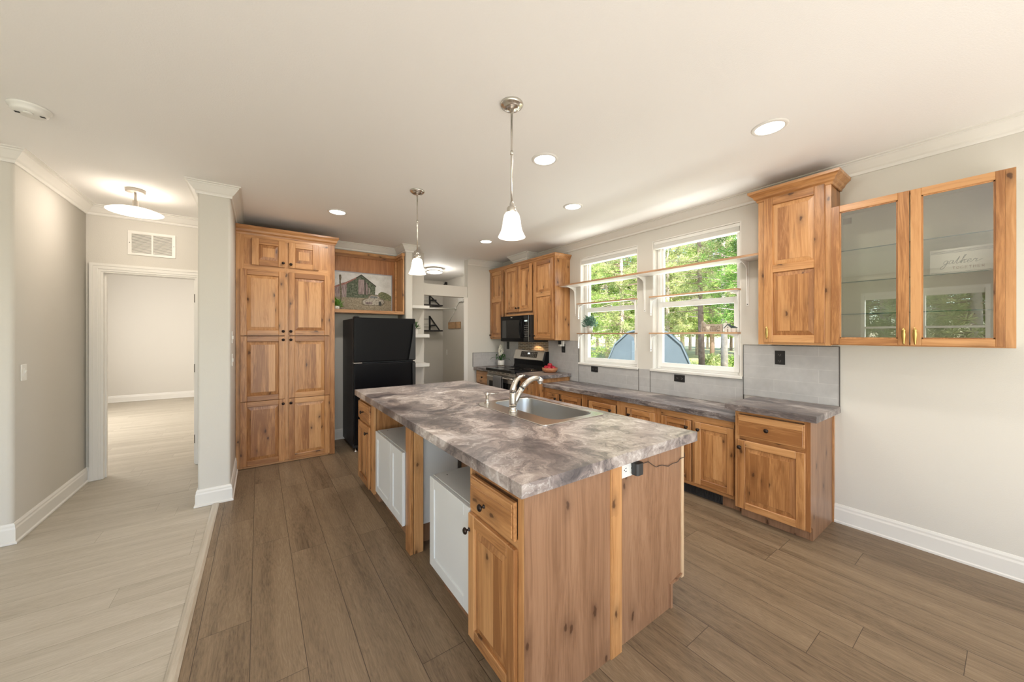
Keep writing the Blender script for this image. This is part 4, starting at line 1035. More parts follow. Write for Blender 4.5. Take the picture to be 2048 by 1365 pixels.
# ------------------------------------------------------------ utility room
BRK = flat('black_iron', (.015, .013, .012), .5)
WX0 = 3.607
def ladder_shelf(x, zb, zt, lab, board=True):
    """black A-frame bracket with a dark board on the back wall"""
    t = thing('bracket_shelf', (x, 7.80, zb), lab, 'shelf'); yb = 7.958
    b_ = MB().box(x-.02, x+.02, yb-.02, yb, zb, zt)
    b_.tube([(x, yb-.02, zt-.02), (x+.16, yb-.20, zb+.03)], .016, 6); b_.box(x+.0, x+.11, yb-.15, yb-.02, zb+.13, zb+.16)
    b_.build('bracket', BRK, t)
    if board: MB().box(x-.45, x+.22, yb-.26, yb, zb, zb+.035).build('board', FRSIDE, t, bev=.002)
    return t
ladder_shelf(3.27, 2.085, 2.36, 'upper black bracket shelf on the back wall of the utility room')
ladder_shelf(3.27, 1.50, 1.87, 'lower black bracket shelf on the back wall of the utility room')
WIRE = flat('white_wire', srgb(226, 224, 218), .4)
br3 = MB().box(3.55, 3.60, 7.70, 7.74, 2.44, 2.66); br3.tube([(3.58, 7.72, 2.64), (3.40, 7.72, 2.46)], .018, 6)
b3 = br3.build('shelf_bracket', BRK, label='small black bracket seen above the header of the utility room', cat='bracket')
rod = thing('closet_rod', (3.2, 7.3, 2.0), 'white rod with sloping support across the utility room', 'rod')
MB().tube([(1.66, 5.56, 1.84), (3.590, 7.26, 2.01)], .012, 8).build('rod', WIRE, rod)
MB().tube([(3.598, 7.26, 2.01), (3.598, 7.62, 1.70)], .006, 6).tube([(3.598, 7.26, 2.01), (3.598, 7.02, 2.20)], .006, 6).lathe([(.03, 3.580), (.03, 3.6065)], (0, 7.26, 2.01), 14, 'x').build('support', WIRE, rod)
ws = thing('wire_shelf', (2.9, 7.85, 2.2), 'white wire shelving rails on the back wall of the utility room', 'shelf')
for z in (2.30, 2.22, 1.80, 1.68, 1.62): MB().tube([(2.70, 7.94, z), (3.24, 7.94, z)], .006, 6).build('wire', WIRE, ws)
MB().box(3.570, 3.606, 6.85, 7.10, 2.20, 2.235).box(3.56, 3.60, 6.88, 7.05, 2.14, 2.20).build('closer_bracket', WIRE, label='pale metal bracket above the back door in the utility room', cat='bracket')
pg = thing('coat_rack', (3.59, 7.32, 1.56), 'pale wooden coat rack board on the utility room wall', 'coat rack')
MB().box(3.582, 3.606, 7.02, 7.62, 1.565, 1.715).build('board', PEG, pg, bev=.003)
MB().box(3.580, 3.583, 7.21, 7.216, 1.565, 1.715).build('joint', SLOT, pg)
outlet((3.606, 7.728, 1.02), 'X', 'white light switch on the wall of the utility room', name='light_switch')['category'] = 'switch'
bo = thing('wall_outlet', (2.113, 5.40, .84), 'outlet on the side of the wall by the utility room opening', 'outlet')
MB().box(2.1105, 2.116, 5.375, 5.445, .80, .91).build('face_plate', NICKEL, bo, bev=.001); MB().box(2.116, 2.118, 5.395, 5.425, .83, .88).build('receptacle', BRK, bo)

# ------------------------------------------------------------ shelves in front of the windows
def bracket(parent, y, ztop, xw, reach, drop, name='bracket', w=.022):
    mb = MB()
    mb.box(xw-.004, xw-.0005, y-w/2, y+w/2, ztop-drop, ztop).box(xw-reach, xw, y-w/2, y+w/2, ztop-.004, ztop)
    # pressed steel web with a rounded bend
    mb.prism([(xw-.004, ztop-.004), (xw-reach+.01, ztop-.004), (xw-reach*.55, ztop-.020), (xw-.050, ztop-.040), (xw-.028, ztop-.065), (xw-.016, ztop-drop*.6), (xw-.004, ztop-drop+.02)], y-.004, y+.004, 'y')
    o = mb.build(name, VINYL, parent, bev=.001)
    MB().box(xw-.0055, xw-.004, y-.004, y+.004, ztop-drop+.010, ztop-drop+.018).box(xw-.0055, xw-.004, y-.004, y+.004, ztop-.05, ztop-.042).build('screw', SLOT, o)
    return o
ls = thing('window_shelf', (3.5, 2.4, 2.08), 'long wooden shelf on white brackets spanning both windows', 'shelf')
bd = MB().box(3.385, 3.606, 1.240, 3.660, 2.092, 2.111); bd.build('board', SHELF, ls, bev=.001)
MB().box(3.388, 3.604, 1.243, 3.657, 2.0905, 2.0918).build('underside', VINYL, ls)
for y in (1.405, 2.460, 3.555): bracket(ls, y, 2.090, XW, .185, .40)
def small(z, w, lab):
    ya, yb = w[0]+.004, w[1]-.004
    t = thing('window_shelf', (3.56, (ya+yb)/2, z-.015), lab, 'shelf')
    MB().box(3.535, 3.640, ya-.0, yb, z-.015, z).build('board', SHELF, t, bev=.001)
    MB().box(3.537, 3.638, ya, yb, z-.0165, z-.0152).build('underside', VINYL, t)
    for y in (ya+.0, yb-.0):
        mb = MB(); s = 1 if y == ya else -1
        mb.box(3.56, 3.585, min(y, y+s*.003), max(y, y+s*.003), z-.21, z-.017).box(3.56, 3.585, min(y, y+s*.10), max(y, y+s*.10), z-.0195, z-.017)
        mb.prism([(y+s*.003, z-.02), (y+s*.09, z-.02), (y+s*.02, z-.05), (y+s*.003, z-.19)], 3.568, 3.576, 'x')
        br_ = mb.build('bracket', VINYL, t)
        MB().box(3.5675, 3.5755, min(y+s*.003, y+s*.005), max(y+s*.003, y+s*.005), z-.195, z-.187).build('screw', SLOT, br_)
    return t
small(1.853, W1, 'upper small wooden shelf inside the left window opening'); small(1.452, W1, 'lower small wooden shelf inside the left window opening, holding the plant')
small(1.853, W2, 'upper small wooden shelf inside the right window opening'); small(1.452, W2, 'lower small wooden shelf inside the right window, with the home sign')
def blind(w, lab):
    ya, yb = w[0]+.014, w[1]-.014; zt_ = w[3]-.013
    t = thing('window_blind', (3.63, (ya+yb)/2, zt_-.06), lab, 'blind')
    MB().box(3.615, 3.655, ya, yb, zt_-.034, zt_).build('headrail', WHITEP, t, bev=.002)
    st = MB()
    for k in range(8): st.box(3.612, 3.660, ya+.004, yb-.004, zt_-.036-(k+1)*.0042, zt_-.036-k*.0042-.0012)
    st.build('slat_stack', WHITEP, t); MB().box(3.614, 3.658, ya+.004, yb-.004, zt_-.082, zt_-.070).build('bottom_rail', WHITEP, t, bev=.002)
blind(W1, 'white slatted blind raised to the top of the left window'); blind(W2, 'white slatted blind raised to the top of the right window')
wp_ = thing('potted_plant', (3.575, 3.255, 1.4525), 'blue-green leafy plant in a white pot on the left window shelf', 'plant')
MB().lathe([(.030, 1.4525), (.040, 1.548), (.037, 1.548), (.028, 1.46)], (3.580, 3.265, 0), 22).build('pot', POTW, wp_)
fo = foliage(MB(), (3.575, 3.265, 1.545), .105, .145, 330, .050, .012); stems(fo, (3.580, 3.265, 1.53), .08, .12, 14); fo.build('leaves', LEAFB, wp_)
# rustic sign
RUST = flat('weathered_wood', srgb(186, 172, 156), .8, bump=.4, bscale=60); RUST2 = flat('weathered_letters', srgb(150, 138, 122), .85); HEART = flat('cream_paint', srgb(236, 228, 210), .7)
hs = thing('home_sign', (3.575, 1.71, 1.4525), 'rustic grey home sign with a cream heart on the right window shelf', 'sign')
MB().prism([(1.800, 1.4525), (1.800, 1.560), (1.790, 1.562), (1.768, 1.545), (1.760, 1.532), (1.700, 1.530), (1.640, 1.530), (1.612, 1.534), (1.606, 1.525), (1.606, 1.4525)], 3.572, 3.590, 'x').build('block', RUST, hs, bev=.002)
def hbar(mb, pts, x=3.5715, r=.0045):
    mb.tube([(x, y, z) for y, z in pts], r, 6)
lt_ = MB()
hbar(lt_, [(1.786, 1.545), (1.786, 1.465)]); hbar(lt_, [(1.786, 1.50), (1.774, 1.507), (1.766, 1.498), (1.766, 1.465)])
hbar(lt_, [(1.710, 1.465), (1.710, 1.515)]); hbar(lt_, [(1.710, 1.507), (1.700, 1.515), (1.690, 1.507), (1.690, 1.465)]); hbar(lt_, [(1.690, 1.507), (1.680, 1.515), (1.670, 1.507), (1.670, 1.465)])
hbar(lt_, [(1.655, 1.492), (1.628, 1.492), (1.630, 1.508), (1.642, 1.515), (1.655, 1.505), (1.657, 1.480), (1.645, 1.466), (1.630, 1.470)])
lt_.build('letter', RUST2, hs)
MB().prism([(1.735, 1.474), (1.752, 1.497), (1.753, 1.508), (1.746, 1.514), (1.739, 1.511), (1.735, 1.504), (1.731, 1.511), (1.724, 1.514), (1.717, 1.508), (1.718, 1.497)], 3.569, 3.5722, 'x').build('heart', HEART, hs)
ho = thing('house_ornament', (3.58, 1.53, 1.4525), 'tiny white wooden house ornament with a dark roof on the right window shelf', 'ornament')
ROOFC = flat('slate_blue_roof', (.03, .055, .06), .6)
MB().prism([(1.580, 1.4525), (1.580, 1.493), (1.553, 1.520), (1.526, 1.493), (1.526, 1.4525)], 3.560, 3.610, 'x').build('house_front', POTW, ho)
MB().box(3.575, 3.610, 1.492, 1.526, 1.4525, 1.492).build('house_wing', POTW, ho)
MB().prism([(1.584, 1.491), (1.553, 1.523), (1.522, 1.491), (1.522, 1.496), (1.553, 1.529), (1.584, 1.496)], 3.556, 3.613, 'x').prism([(1.527, 1.492), (1.489, 1.491), (1.489, 1.495), (1.520, 1.512)], 3.572, 3.613, 'x').build('roof', ROOFC, ho)
MB().box(3.558, 3.5598, 1.549, 1.557, 1.4525, 1.482).box(3.558, 3.5598, 1.548, 1.557, 1.492, 1.501).build('door', RUST2, ho)

# things on the corner counter and by the range
fp = thing('potted_flower', (3.43, 5.17, .884), 'white flower in a cream footed pot on the corner counter left of the range', 'plant')
MB().lathe([(.056, .900), (.060, .906), (.060, .985), (.055, .985), (.052, .912), (.0001, .912)], (3.43, 5.17, 0), 26).build('pot', POTW, fp)
ft = MB()
for k in range(3): a = k*2.1; ft.lathe([(.010, .8845), (.012, .901)], (3.43+.04*math.cos(a), 5.17+.04*math.sin(a), 0), 10)
ft.build('foot', flat('gold_feet', (.5, .36, .16), .35, 1), fp)
bl = MB()
for k in range(75):
    h = random.uniform(0, 1); a = random.uniform(0, 2*PI); r = .040*math.sin(PI*min(1, .25+h*.75))**.7
    c_ = (3.43-.01*h+r*math.cos(a), 5.165+r*math.sin(a), 1.075+.17*h)
    bl.ball(c_, .013, .013, .017, seg=6)
bl.build('blossom', PETAL, fp)
sm = MB().tube([(3.43, 5.17, .96), (3.43, 5.168, 1.08), (3.422, 5.165, 1.22)], [.006, .005, .003], 8)
for (a, L_, b_) in ((2.2, .20, 1.04), (1.6, .16, 1.10), (-1.2, .20, 1.02), (-1.7, .17, 1.10), (.5, .12, 1.06), (3.5, .14, 1.05)):
    d = Vector((math.cos(a), math.sin(a), 0)); P0 = Vector((3.43, 5.17, .97)); s = d.cross(Vector((0, 0, 1)))
    pts = [P0, P0+d*L_*.4+Vector((0, 0, (b_-.97))), P0+d*L_*.8+Vector((0, 0, (b_-.97)*.9)), P0+d*L_+Vector((0, 0, (b_-.97)*.35))]
    wds = [.006, .016, .013, .001]; vs = []
    for p, w_ in zip(pts, wds): vs += [p-s*w_, p+Vector((0, 0, -.003)), p+s*w_]
    sm.add(vs, [(i*3+j, i*3+j+1, i*3+j+4, i*3+j+3) for i in range(3) for j in range(2)], 0)
sm.build('leaves', LEAFD, fp)
bw = (3.440, 3.905)
MB().lathe([(.055, .8842), (.085, .887), (.112, .918), (.114, .950), (.108, .951), (.103, .922), (.078, .897), (.0001, .893)], (*bw, 0), 32).build('bowl', BOWL, label='round wooden fruit bowl on the counter right of the range', cat='bowl')
ap_ = [(0, 0, .915), (.055, .012, .944), (-.052, .020, .944), (.012, -.058, .944), (-.012, .062, .945), (.005, .005, .982), (-.048, -.036, .948)]
labs = ['red apple at the bottom of the wooden bowl', 'red apple at the wall side of the wooden bowl', 'red apple at the front left of the wooden bowl', 'red apple at the right side of the wooden bowl', 'red apple at the far side of the wooden bowl, next to the range', 'topmost red apple crowning the wooden bowl', 'red apple at the near front edge of the wooden bowl']
a0 = None
for (dx, dy, z), lb in zip(ap_, labs):
    if a0 is None:
        a0 = thing('apple', (bw[0]+dx, bw[1]+dy, z-.02), lb, 'apple', 'red apples in the wooden bowl')
        MB().lathe([(.0001, z-.024), (.014, z-.030), (.028, z-.018), (.035, z+.006), (.030, z+.026), (.014, z+.034), (.0001, z+.026)], (bw[0]+dx, bw[1]+dy, 0), 18).build('fruit', APPLE, a0)
        MB().tube([(bw[0]+dx, bw[1]+dy, z+.026), (bw[0]+dx+.003, bw[1]+dy, z+.042)], .0012, 5).build('stem', BRK, a0)
    else:
        dup(a0, (bw[0]+dx, bw[1]+dy, z-.02), lb)

# outlets on the tiles
BO = flat('black_outlet', (.016, .016, .017), .35)
outlet((XW-.009, 1.155, 1.235), 'X', 'black upright outlet on the tile under the tall wall cabinet', BO, GREYSLOT)
outlet((XW-.009, 2.040, .972), 'X', 'black horizontal outlet on the tile under the right window', BO, GREYSLOT, horiz=True)
outlet((XW-.009, 3.200, .976), 'X', 'black horizontal outlet on the tile under the left window', BO, GREYSLOT, horiz=True)
outlet((XW-.009, 3.785, 1.235), 'X', 'black upright outlet on the tile right of the range', BO, GREYSLOT, h=.13)
outlet((XW-.009, 5.195, 1.240), 'X', 'black upright outlet on the tile in the corner behind the potted flower', BO, GREYSLOT, h=.13)
ad = thing('plug_in_device', (3.57, 3.83, 1.26), 'white plug-in device with a black front over the outlet right of the range', 'plug')
MB().box(3.535, XW-.0165, 3.79, 3.835, 1.262, 1.285).box(3.560, XW-.0165, 3.760, 3.835, 1.262, 1.340).build('body', WHITEP, ad, bev=.002); MB().box(3.548, 3.560, 3.795, 3.850, 1.290, 1.345).build('front', BO, ad, bev=.002)

# sign in the glass cabinet
SG = flat('whitewashed_sign', srgb(226, 220, 214), .6); SGL = flat('sign_grey_line', srgb(120, 116, 118), .6); SGT = flat('sign_grey_script', srgb(104, 108, 106), .6); SGR = flat('sign_rust_letters', srgb(150, 112, 98), .6)
sg = thing('lettered_sign', (3.47, .17, 1.8005), 'white sign reading gather together behind the right glass door', 'sign')
SXP = lambda y: 3.415+ (y-.02)*.12
TS = lambda u, d, v: (3.448-d, .315-u, 1.8005+v)       # u runs to the viewer's right
MB(TS).box(0, .286, -.020, 0, 0, .155).build('board', SG, sg, bev=.001)
ln = MB(TS)
for v in (.141, .135, .129): ln.box(.004, .286, 0, .0006, v, v+.0022)
ln.box(.004, .286, 0, .0006, .010, .0122).box(.278, .2805, 0, .0006, .0, .155); ln.build('line', SGL, sg)
# cursive strokes, letters of 'gather'
G = {'g': [(.7, .9), (.3, 1.0), (.05, .6), (.2, .1), (.55, .2), (.75, .9), (.65, .0), (.4, -.9), (0, -1.2), (-.2, -.8), (.3, -.2), (1.0, .3)],
     'a': [(.7, .9), (.3, 1.0), (.05, .5), (.2, .05), (.5, .2), (.72, .9), (.7, .2), (.9, .05), (1.1, .3)],
     't': [(.0, .3), (.45, 1.9), (.3, .5), (.4, .05), (.8, .3)], 'h': [(0, .2), (.55, 1.9), (.6, 2.2), (.35, 2.0), (.2, .0), (.5, .85), (.75, .8), (.7, .2), (.85, .05), (1.1, .3)],
     'e': [(.1, .4), (.6, .6), (.55, .95), (.25, .9), (.1, .4), (.35, .05), (.9, .3)], 'r': [(0, .3), (.3, 1.0), (.4, .8), (.7, .85), (.6, .2), (.9, .2), (1.6, .7)]}
sc = MB(TS); u = .052
for ch, wd_ in zip('gather', (.85, .95, .75, 1.0, .8, 1.0)):
    k = .0225; pts = [(u+x_*k+y_*k*.25, .0008, .060+y_*k) for x_, y_ in G[ch]]
    fine_ = []
    for i in range(len(pts)-1):
        p0 = Vector(pts[max(0, i-1)]); p1 = Vector(pts[i]); p2 = Vector(pts[i+1]); p3 = Vector(pts[min(len(pts)-1, i+2)])
        for s_ in range(4):
            t2 = s_/4; fine_.append(.5*((2*p1)+(-p0+p2)*t2+(2*p0-5*p1+4*p2-p3)*t2*t2+(-p0+3*p1-3*p2+p3)*t2**3))
    fine_.append(Vector(pts[-1])); sc.tube(fine_, .0011, 5)
    u += wd_*k*1.12
u0_ = .128
for sgm in [[(u0_-.012, .072), (u0_+.018, .080)]]: sc.tube([(a, .0008, .0+b_) for a, b_ in sgm], .001, 5)
sc.build('script_word', SGT, sg)
BL = {'T': [[(0, 1), (1, 1)], [(.5, 1), (.5, 0)]], 'O': [[(.1, .1), (.1, .9), (.9, .9), (.9, .1), (.1, .1)]], 'G': [[(.95, .8), (.8, 1), (.1, 1), (.1, 0), (.9, 0), (.9, .45), (.5, .45)]],
      'E': [[(.9, 1), (.1, 1), (.1, 0), (.9, 0)], [(.1, .5), (.75, .5)]], 'H': [[(.1, 0), (.1, 1)], [(.9, 0), (.9, 1)], [(.1, .5), (.9, .5)]], 'R': [[(.1, 0), (.1, 1), (.85, 1), (.85, .55), (.1, .5)], [(.4, .5), (.9, 0)]]}
bl_ = MB(TS); u = .090
for ch in 'TOGETHER':
    for s_ in BL[ch]: bl_.tube([(u+x_*.0105, .0008, .028+y_*.0145) for x_, y_ in s_], .0010, 5)
    u += .0155
bl_.build('block_word', SGR, sg)
# ------------------------------------------------------------ ceiling fixtures
cans = [((2.553, .874), 'recessed ceiling light nearest the glass-front cabinet'), ((1.690, 1.974), 'recessed ceiling light between the two pendants, toward the windows'),
        ((2.538, 2.537), 'recessed ceiling light in front of the gap between the windows'), ((.665, 4.058), 'recessed ceiling light in front of the pantry cabinet'), ((2.523, 4.172), 'recessed ceiling light near the microwave cabinets')]
c0 = None
CANS = []
for (x, y), lb in cans:
    if c0 is None:
        c0 = thing('recessed_light', (x, y, ZC-.012), lb, 'ceiling light', 'recessed downlights in the kitchen ceiling')
        MB().lathe([(.074, ZC-.004), (.078, ZC-.009), (.090, ZC-.006), (.096, ZC-.001), (.096, ZC-.0002), (.074, ZC-.0002)], (x, y, 0), 36).build('trim_ring', TRIM, c0)
        MB().lathe([(.0001, ZC-.0045), (.075, ZC-.0045), (.075, ZC-.001)], (x, y, 0), 32).build('lens', LENS, c0)
    else: dup(c0, (x, y, ZC-.012), lb)
    light('downlight', 'AREA', (x, y, ZC-.016), 9, WARM, (0, 0, 0), .14, shape='DISK')

def pendant(x, y, lb):
    t = thing('pendant_light', (x, y, 1.965), lb, 'pendant light', 'bell-shaped pendants over the island')
    MB().lathe([(.062, ZC-.0003), (.064, ZC-.006), (.058, ZC-.016), (.050, ZC-.018), (.046, ZC-.026), (.034, ZC-.032), (.012, ZC-.036), (.008, ZC-.050), (.0001, ZC-.050)], (x, y, 0), 32).build('canopy', NICKEL, t)
    MB().tube([(x, y, ZC-.045), (x, y, 2.145)], .0058, 12).lathe([(.0085, 2.42), (.0085, 2.44)], (x, y, 0), 12).build('stem', NICKEL, t)
    MB().lathe([(.008, 2.160), (.012, 2.148), (.010, 2.140), (.024, 2.130), (.027, 2.122), (.027, 2.094), (.024, 2.090), (.0001, 2.090)], (x, y, 0), 24).build('socket_cap', NICKEL, t)
    MB().lathe([(.026, 2.102), (.034, 2.098), (.042, 2.085), (.047, 2.060), (.051, 2.030), (.058, 2.000), (.070, 1.975), (.075, 1.966), (.073, 1.965), (.066, 1.974), (.055, 1.998), (.048, 2.030), (.044, 2.060), (.038, 2.084), (.026, 2.098)], (x, y, 0), 36).build('glass_shade', LAMPGLASS, t)
    return t
p0 = pendant(1.135, 1.604, 'bell-glass pendant hanging over the near end of the island')
dup(p0, (1.142, 3.056, 1.965), 'bell-glass pendant hanging over the far end of the island')
for (x, y) in ((1.135, 1.604), (1.142, 3.056)): light('pendant_bulb', 'POINT', (x, y, 2.02), 6, (1, .86, .70), size=.025)

hl = thing('hall_ceiling_light', (-.88, 4.46, 2.48), 'glowing white glass saucer light on a short stem in the hall', 'ceiling light')
GREYM = flat('matt_nickel', srgb(186, 178, 168), .4, .6)
MB().lathe([(.062, ZC-.0003), (.066, ZC-.006), (.064, ZC-.026), (.055, ZC-.030), (.0001, ZC-.030)], (-.88, 4.46, 0), 30).build('canopy', GREYM, hl)
MB().tube([(-.88, 4.46, ZC-.03), (-.88, 4.46, 2.57)], .009, 12).lathe([(.010, 2.60), (.020, 2.598), (.021, 2.555), (.026, 2.552), (.026, 2.532), (.0001, 2.532)], (-.88, 4.46, 0), 20).build('stem', GREYM, hl)
MB().lathe([(.024, 2.536), (.08, 2.532), (.13, 2.522), (.172, 2.506), (.182, 2.500), (.178, 2.497), (.16, 2.500), (.12, 2.508), (.0001, 2.512)], (-.88, 4.46, 0), 40).build('glass_disc', DISCG, hl)
light('hall_bulb', 'POINT', (-.88, 4.46, 2.44), 7, (1, .90, .78), size=.05)
light('hall_bulb_up', 'POINT', (-.88, 4.60, 2.60), 2.0, (1, .90, .78), size=.03)
fl = thing('flush_ceiling_light', (2.745, 6.438, 2.60), 'round flush ceiling light in the utility room', 'ceiling light')
MB().lathe([(.155, ZC-.0003), (.160, ZC-.006), (.160, ZC-.018), (.150, ZC-.020), (.0001, ZC-.020)], (2.745, 6.438, 0), 36).lathe([(.157, ZC-.070), (.160, ZC-.066), (.160, ZC-.056), (.154, ZC-.056)], (2.745, 6.438, 0), 36).build('rings', NICKEL, fl)
MB().lathe([(.150, ZC-.021), (.152, ZC-.06), (.140, ZC-.085), (.08, ZC-.098), (.0001, ZC-.10)], (2.745, 6.438, 0), 36).build('glass_bowl', DISCG, fl)
light('utility_bulb', 'POINT', (2.745, 6.438, 2.50), 16, (1, .95, .87), size=.10)
smk = thing('smoke_detector', (-1.042, 3.185, 2.655), 'round white smoke detector on the ceiling at the left', 'smoke detector')
MB().lathe([(.078, ZC-.0003), (.080, ZC-.004), (.078, ZC-.012), (.070, ZC-.014), (.068, ZC-.030), (.060, ZC-.038), (.0001, ZC-.040)], (-1.042, 3.185, 0), 36).build('housing', WHITEP, smk)
MB().lathe([(.018, ZC-.040), (.016, ZC-.045), (.0001, ZC-.045)], (-1.042, 3.165, 0), 18).build('test_button', WHITEP, smk)
gm = MB()
for k in range(5):
    for s in (-1, 1): gm.box(-1.042+s*.045-.008+k*.004, -1.042+s*.045-.0065+k*.004, 3.178, 3.192, ZC-.0425, ZC-.039)
gm.build('vent_slots', SLOT, smk)

# ------------------------------------------------------------ on the walls
vt = thing('return_air_grille', (-.907, 5.225, 2.247), 'white return air grille above the hall doorway', 'vent')
Yv = 5.23
f_ = MB().box(-1.086, -.728, Yv-.010, Yv-.0005, 2.247, 2.272).box(-1.086, -.728, Yv-.010, Yv-.0005, 2.468, 2.493).box(-1.086, -1.058, Yv-.010, Yv-.0005, 2.272, 2.468).box(-.756, -.728, Yv-.010, Yv-.0005, 2.272, 2.468).box(-.914, -.900, Yv-.010, Yv-.0005, 2.272, 2.468)
f_.build('frame', TRIM, vt, bev=.001)
MB().box(-1.06, -.75, Yv-.0022, Yv-.0006, 2.27, 2.47).build('backing', GREYV, vt)  # grey sheet, the shade behind the slats put into its colour
for (a, b_) in ((-1.058, -.914), (-.900, -.756)):
    for k in range(16):
        z = 2.276+k*.0122
        MB().prism([(Yv-.009, z), (Yv-.0025, z+.008), (Yv-.0025, z+.0095), (Yv-.009, z+.0015)], a, b_, 'x').build('slat', TRIM, vt)
for x in (-1.072, -.742): MB().lathe([(.004, -.002+Yv-.010), (.003, Yv-.010)], (x, 0, 2.37), 10, 'y').build('screw', GREYV, vt)
sw = thing('light_switch', (-1.366, 4.092, 1.16), 'white light switch on the left hall wall', 'switch')
MB().box(-1.3695, -1.364, 4.056, 4.128, 1.102, 1.218).build('face_plate', WHITEP, sw, bev=.0015)
MB().box(-1.364, -1.3615, 4.082, 4.102, 1.13, 1.19).prism([(-1.3615, 1.148), (-1.3615, 1.172), (-1.352, 1.174), (-1.354, 1.166)], 4.088, 4.096, 'y').build('toggle', WHITEP, sw)
for z, lb in ((1.405, 'small white thermostat plate on the partition beside the pantry, the upper one'), (1.20, 'white switch plate on the partition beside the pantry, the lower one')):
    s_ = thing('switch_plate', (-.195, 4.10, z), lb, 'switch')
    MB().box(-.1985, -.192, 4.065, 4.135, z-.055, z+.055).build('face_plate', WHITEP, s_, bev=.0015); MB().box(-.192, -.186, 4.09, 4.11, z-.015, z+.015).build('toggle', WHITEP, s_)

# ------------------------------------------------------------ outdoors
def noisemat(name, stops, sc, rough=.9, trans=0, bump=0):
    m, nt, b = newmat(name); q = N(nt); pos = q.n('ShaderNodeNewGeometry').outputs['Position']
    at = q.n('ShaderNodeAttribute'); at.attribute_name = 'rnd'
    n = q.noise(pos, sc, 3, .6)
    t = q.math('ADD', q.math('MULTIPLY', n.outputs['Fac'], .5), q.math('MULTIPLY', at.outputs['Fac'], .5))
    c = q.ramp(t, stops); q.link(c, b.inputs['Base Color']); b.inputs['Roughness'].default_value = rough; sset(b, 'Specular IOR Level', .2)
    if trans:
        tl = q.n('ShaderNodeBsdfTranslucent'); q.link(c, tl.inputs[0]); mx = q.n('ShaderNodeMixShader'); mx.inputs[0].default_value = trans
        q.link(b.outputs[0], mx.inputs[1]); q.link(tl.outputs[0], mx.inputs[2]); q.link(mx.outputs[0], nt.nodes['Material Output'].inputs[0])
    return m
GROUND = noisemat('dry_grass_ground', [(.35, srgb(120, 128, 78)), (.5, srgb(168, 170, 112)), (.65, srgb(206, 196, 150))], 3)
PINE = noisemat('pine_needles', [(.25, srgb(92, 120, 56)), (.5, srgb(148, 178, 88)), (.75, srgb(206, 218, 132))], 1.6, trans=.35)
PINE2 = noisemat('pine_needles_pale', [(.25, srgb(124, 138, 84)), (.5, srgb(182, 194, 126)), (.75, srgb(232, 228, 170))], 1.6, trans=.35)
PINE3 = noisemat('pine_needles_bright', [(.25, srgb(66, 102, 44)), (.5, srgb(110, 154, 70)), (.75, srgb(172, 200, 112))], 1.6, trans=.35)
BARK = noisemat('pine_bark', [(.3, srgb(140, 116, 102)), (.5, srgb(190, 164, 150)), (.7, srgb(226, 206, 194))], 7)
TARP = noisemat('blue_grey_shed_metal', [(.2, srgb(74, 82, 88)), (.8, srgb(94, 104, 112))], 2, rough=.6)
GZ = -.45
MB().box(XW+.16, 90, -60, 90, GZ-.3, GZ).build('ground', GROUND, kind='structure')
MB().box(-90, -4.12, -60, 90, GZ-.3, GZ).build('ground_west', GROUND, kind='structure')
ST(MB().box(-4.1, XW+.16, -3.55, 8.1, GZ-.3, -.125), 'trim_15', WALL)
def tuft(mb, c, R, n, L, wd):
    """a spray of needles around a twig end"""
    for _ in range(n):
        d = Vector((random.gauss(0, 1), random.gauss(0, 1), random.gauss(.35, .9)))
        if d.length < .01: continue
        d.normalize(); b0 = Vector(c)+d*R*random.uniform(0, .55); s = d.cross(Vector((random.gauss(0, 1), random.gauss(0, 1), random.gauss(0, 1)))).normalized()
        e = b0+d*L*random.uniform(.6, 1.1)
        mb.add([b0-s*wd*.4, b0+s*wd*.4, e+s*wd, e-s*wd], [(0, 1, 2, 3)])
def make_tree(name, label, loc, H, R, nbr, mat, crown0=.12, group=None, trunk=.13, dens=1.0, seed=1, lsz=1.0):
    random.seed(seed)
    t = thing(name, loc, label, 'tree', group); x, y, z = loc
    tr = MB(); lean = (random.uniform(-.2, .2), random.uniform(-.2, .2))
    pts = [(x+lean[0]*k/6, y+lean[1]*k/6, z-.1+H*k/6) for k in range(7)]
    tr.tube(pts, [trunk*(1-.13*k) for k in range(7)], 9)
    fo = MB()
    nbr = int(nbr*1.5)
    for i in range(nbr):
        h = crown0+(1-crown0)*(i+random.random())/nbr; a = random.uniform(0, 2*PI)
        rr = R*min(1, .42+1.6*(h-crown0))*(1-h*.86)/(.86)*random.uniform(.6, 1.1)+.25
        P0 = Vector((x+lean[0]*h, y+lean[1]*h, z+H*h)); d = Vector((math.cos(a), math.sin(a), random.uniform(-.15, .3)))
        P1 = P0+d*rr
        tr.tube([P0, P0+d*rr*.5+Vector((0, 0, -.04)), P1], [.028, .018, .006], 4)
        k = max(3, int(rr*4.2*dens))
        for j in range(k):
            q = (j+1)/k; c = P0+d*rr*(.25+.75*q)+Vector((random.gauss(0, .16), random.gauss(0, .16), random.gauss(0, .12)))
            r0 = len(fo.r); tuft(fo, c, .27, 36, .105*lsz, .0105*lsz)
            rv = random.random()
            for q_ in range(r0, len(fo.r)): fo.r[q_] = min(1, max(0, rv+random.uniform(-.2, .2)))
    tr.build('trunk', BARK, t); fo.build('needles', mat, t)
    return t
def polar(px, D):
    k = (px-1024)/714.9; s, c = math.sin(.616565), math.cos(.616565)
    return (D*(s+c*k), D*(c-s*k))
x, y = polar(1500, 12.0)
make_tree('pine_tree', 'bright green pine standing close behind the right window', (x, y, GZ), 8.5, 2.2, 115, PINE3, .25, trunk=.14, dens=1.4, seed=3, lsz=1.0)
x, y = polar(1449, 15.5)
ta = make_tree('pine_tree', 'slender pinkish pine trunk right of the shed, the right one of the pair', (x, y, GZ), 10, 1.9, 60, PINE2, .26, trunk=.15, seed=5)
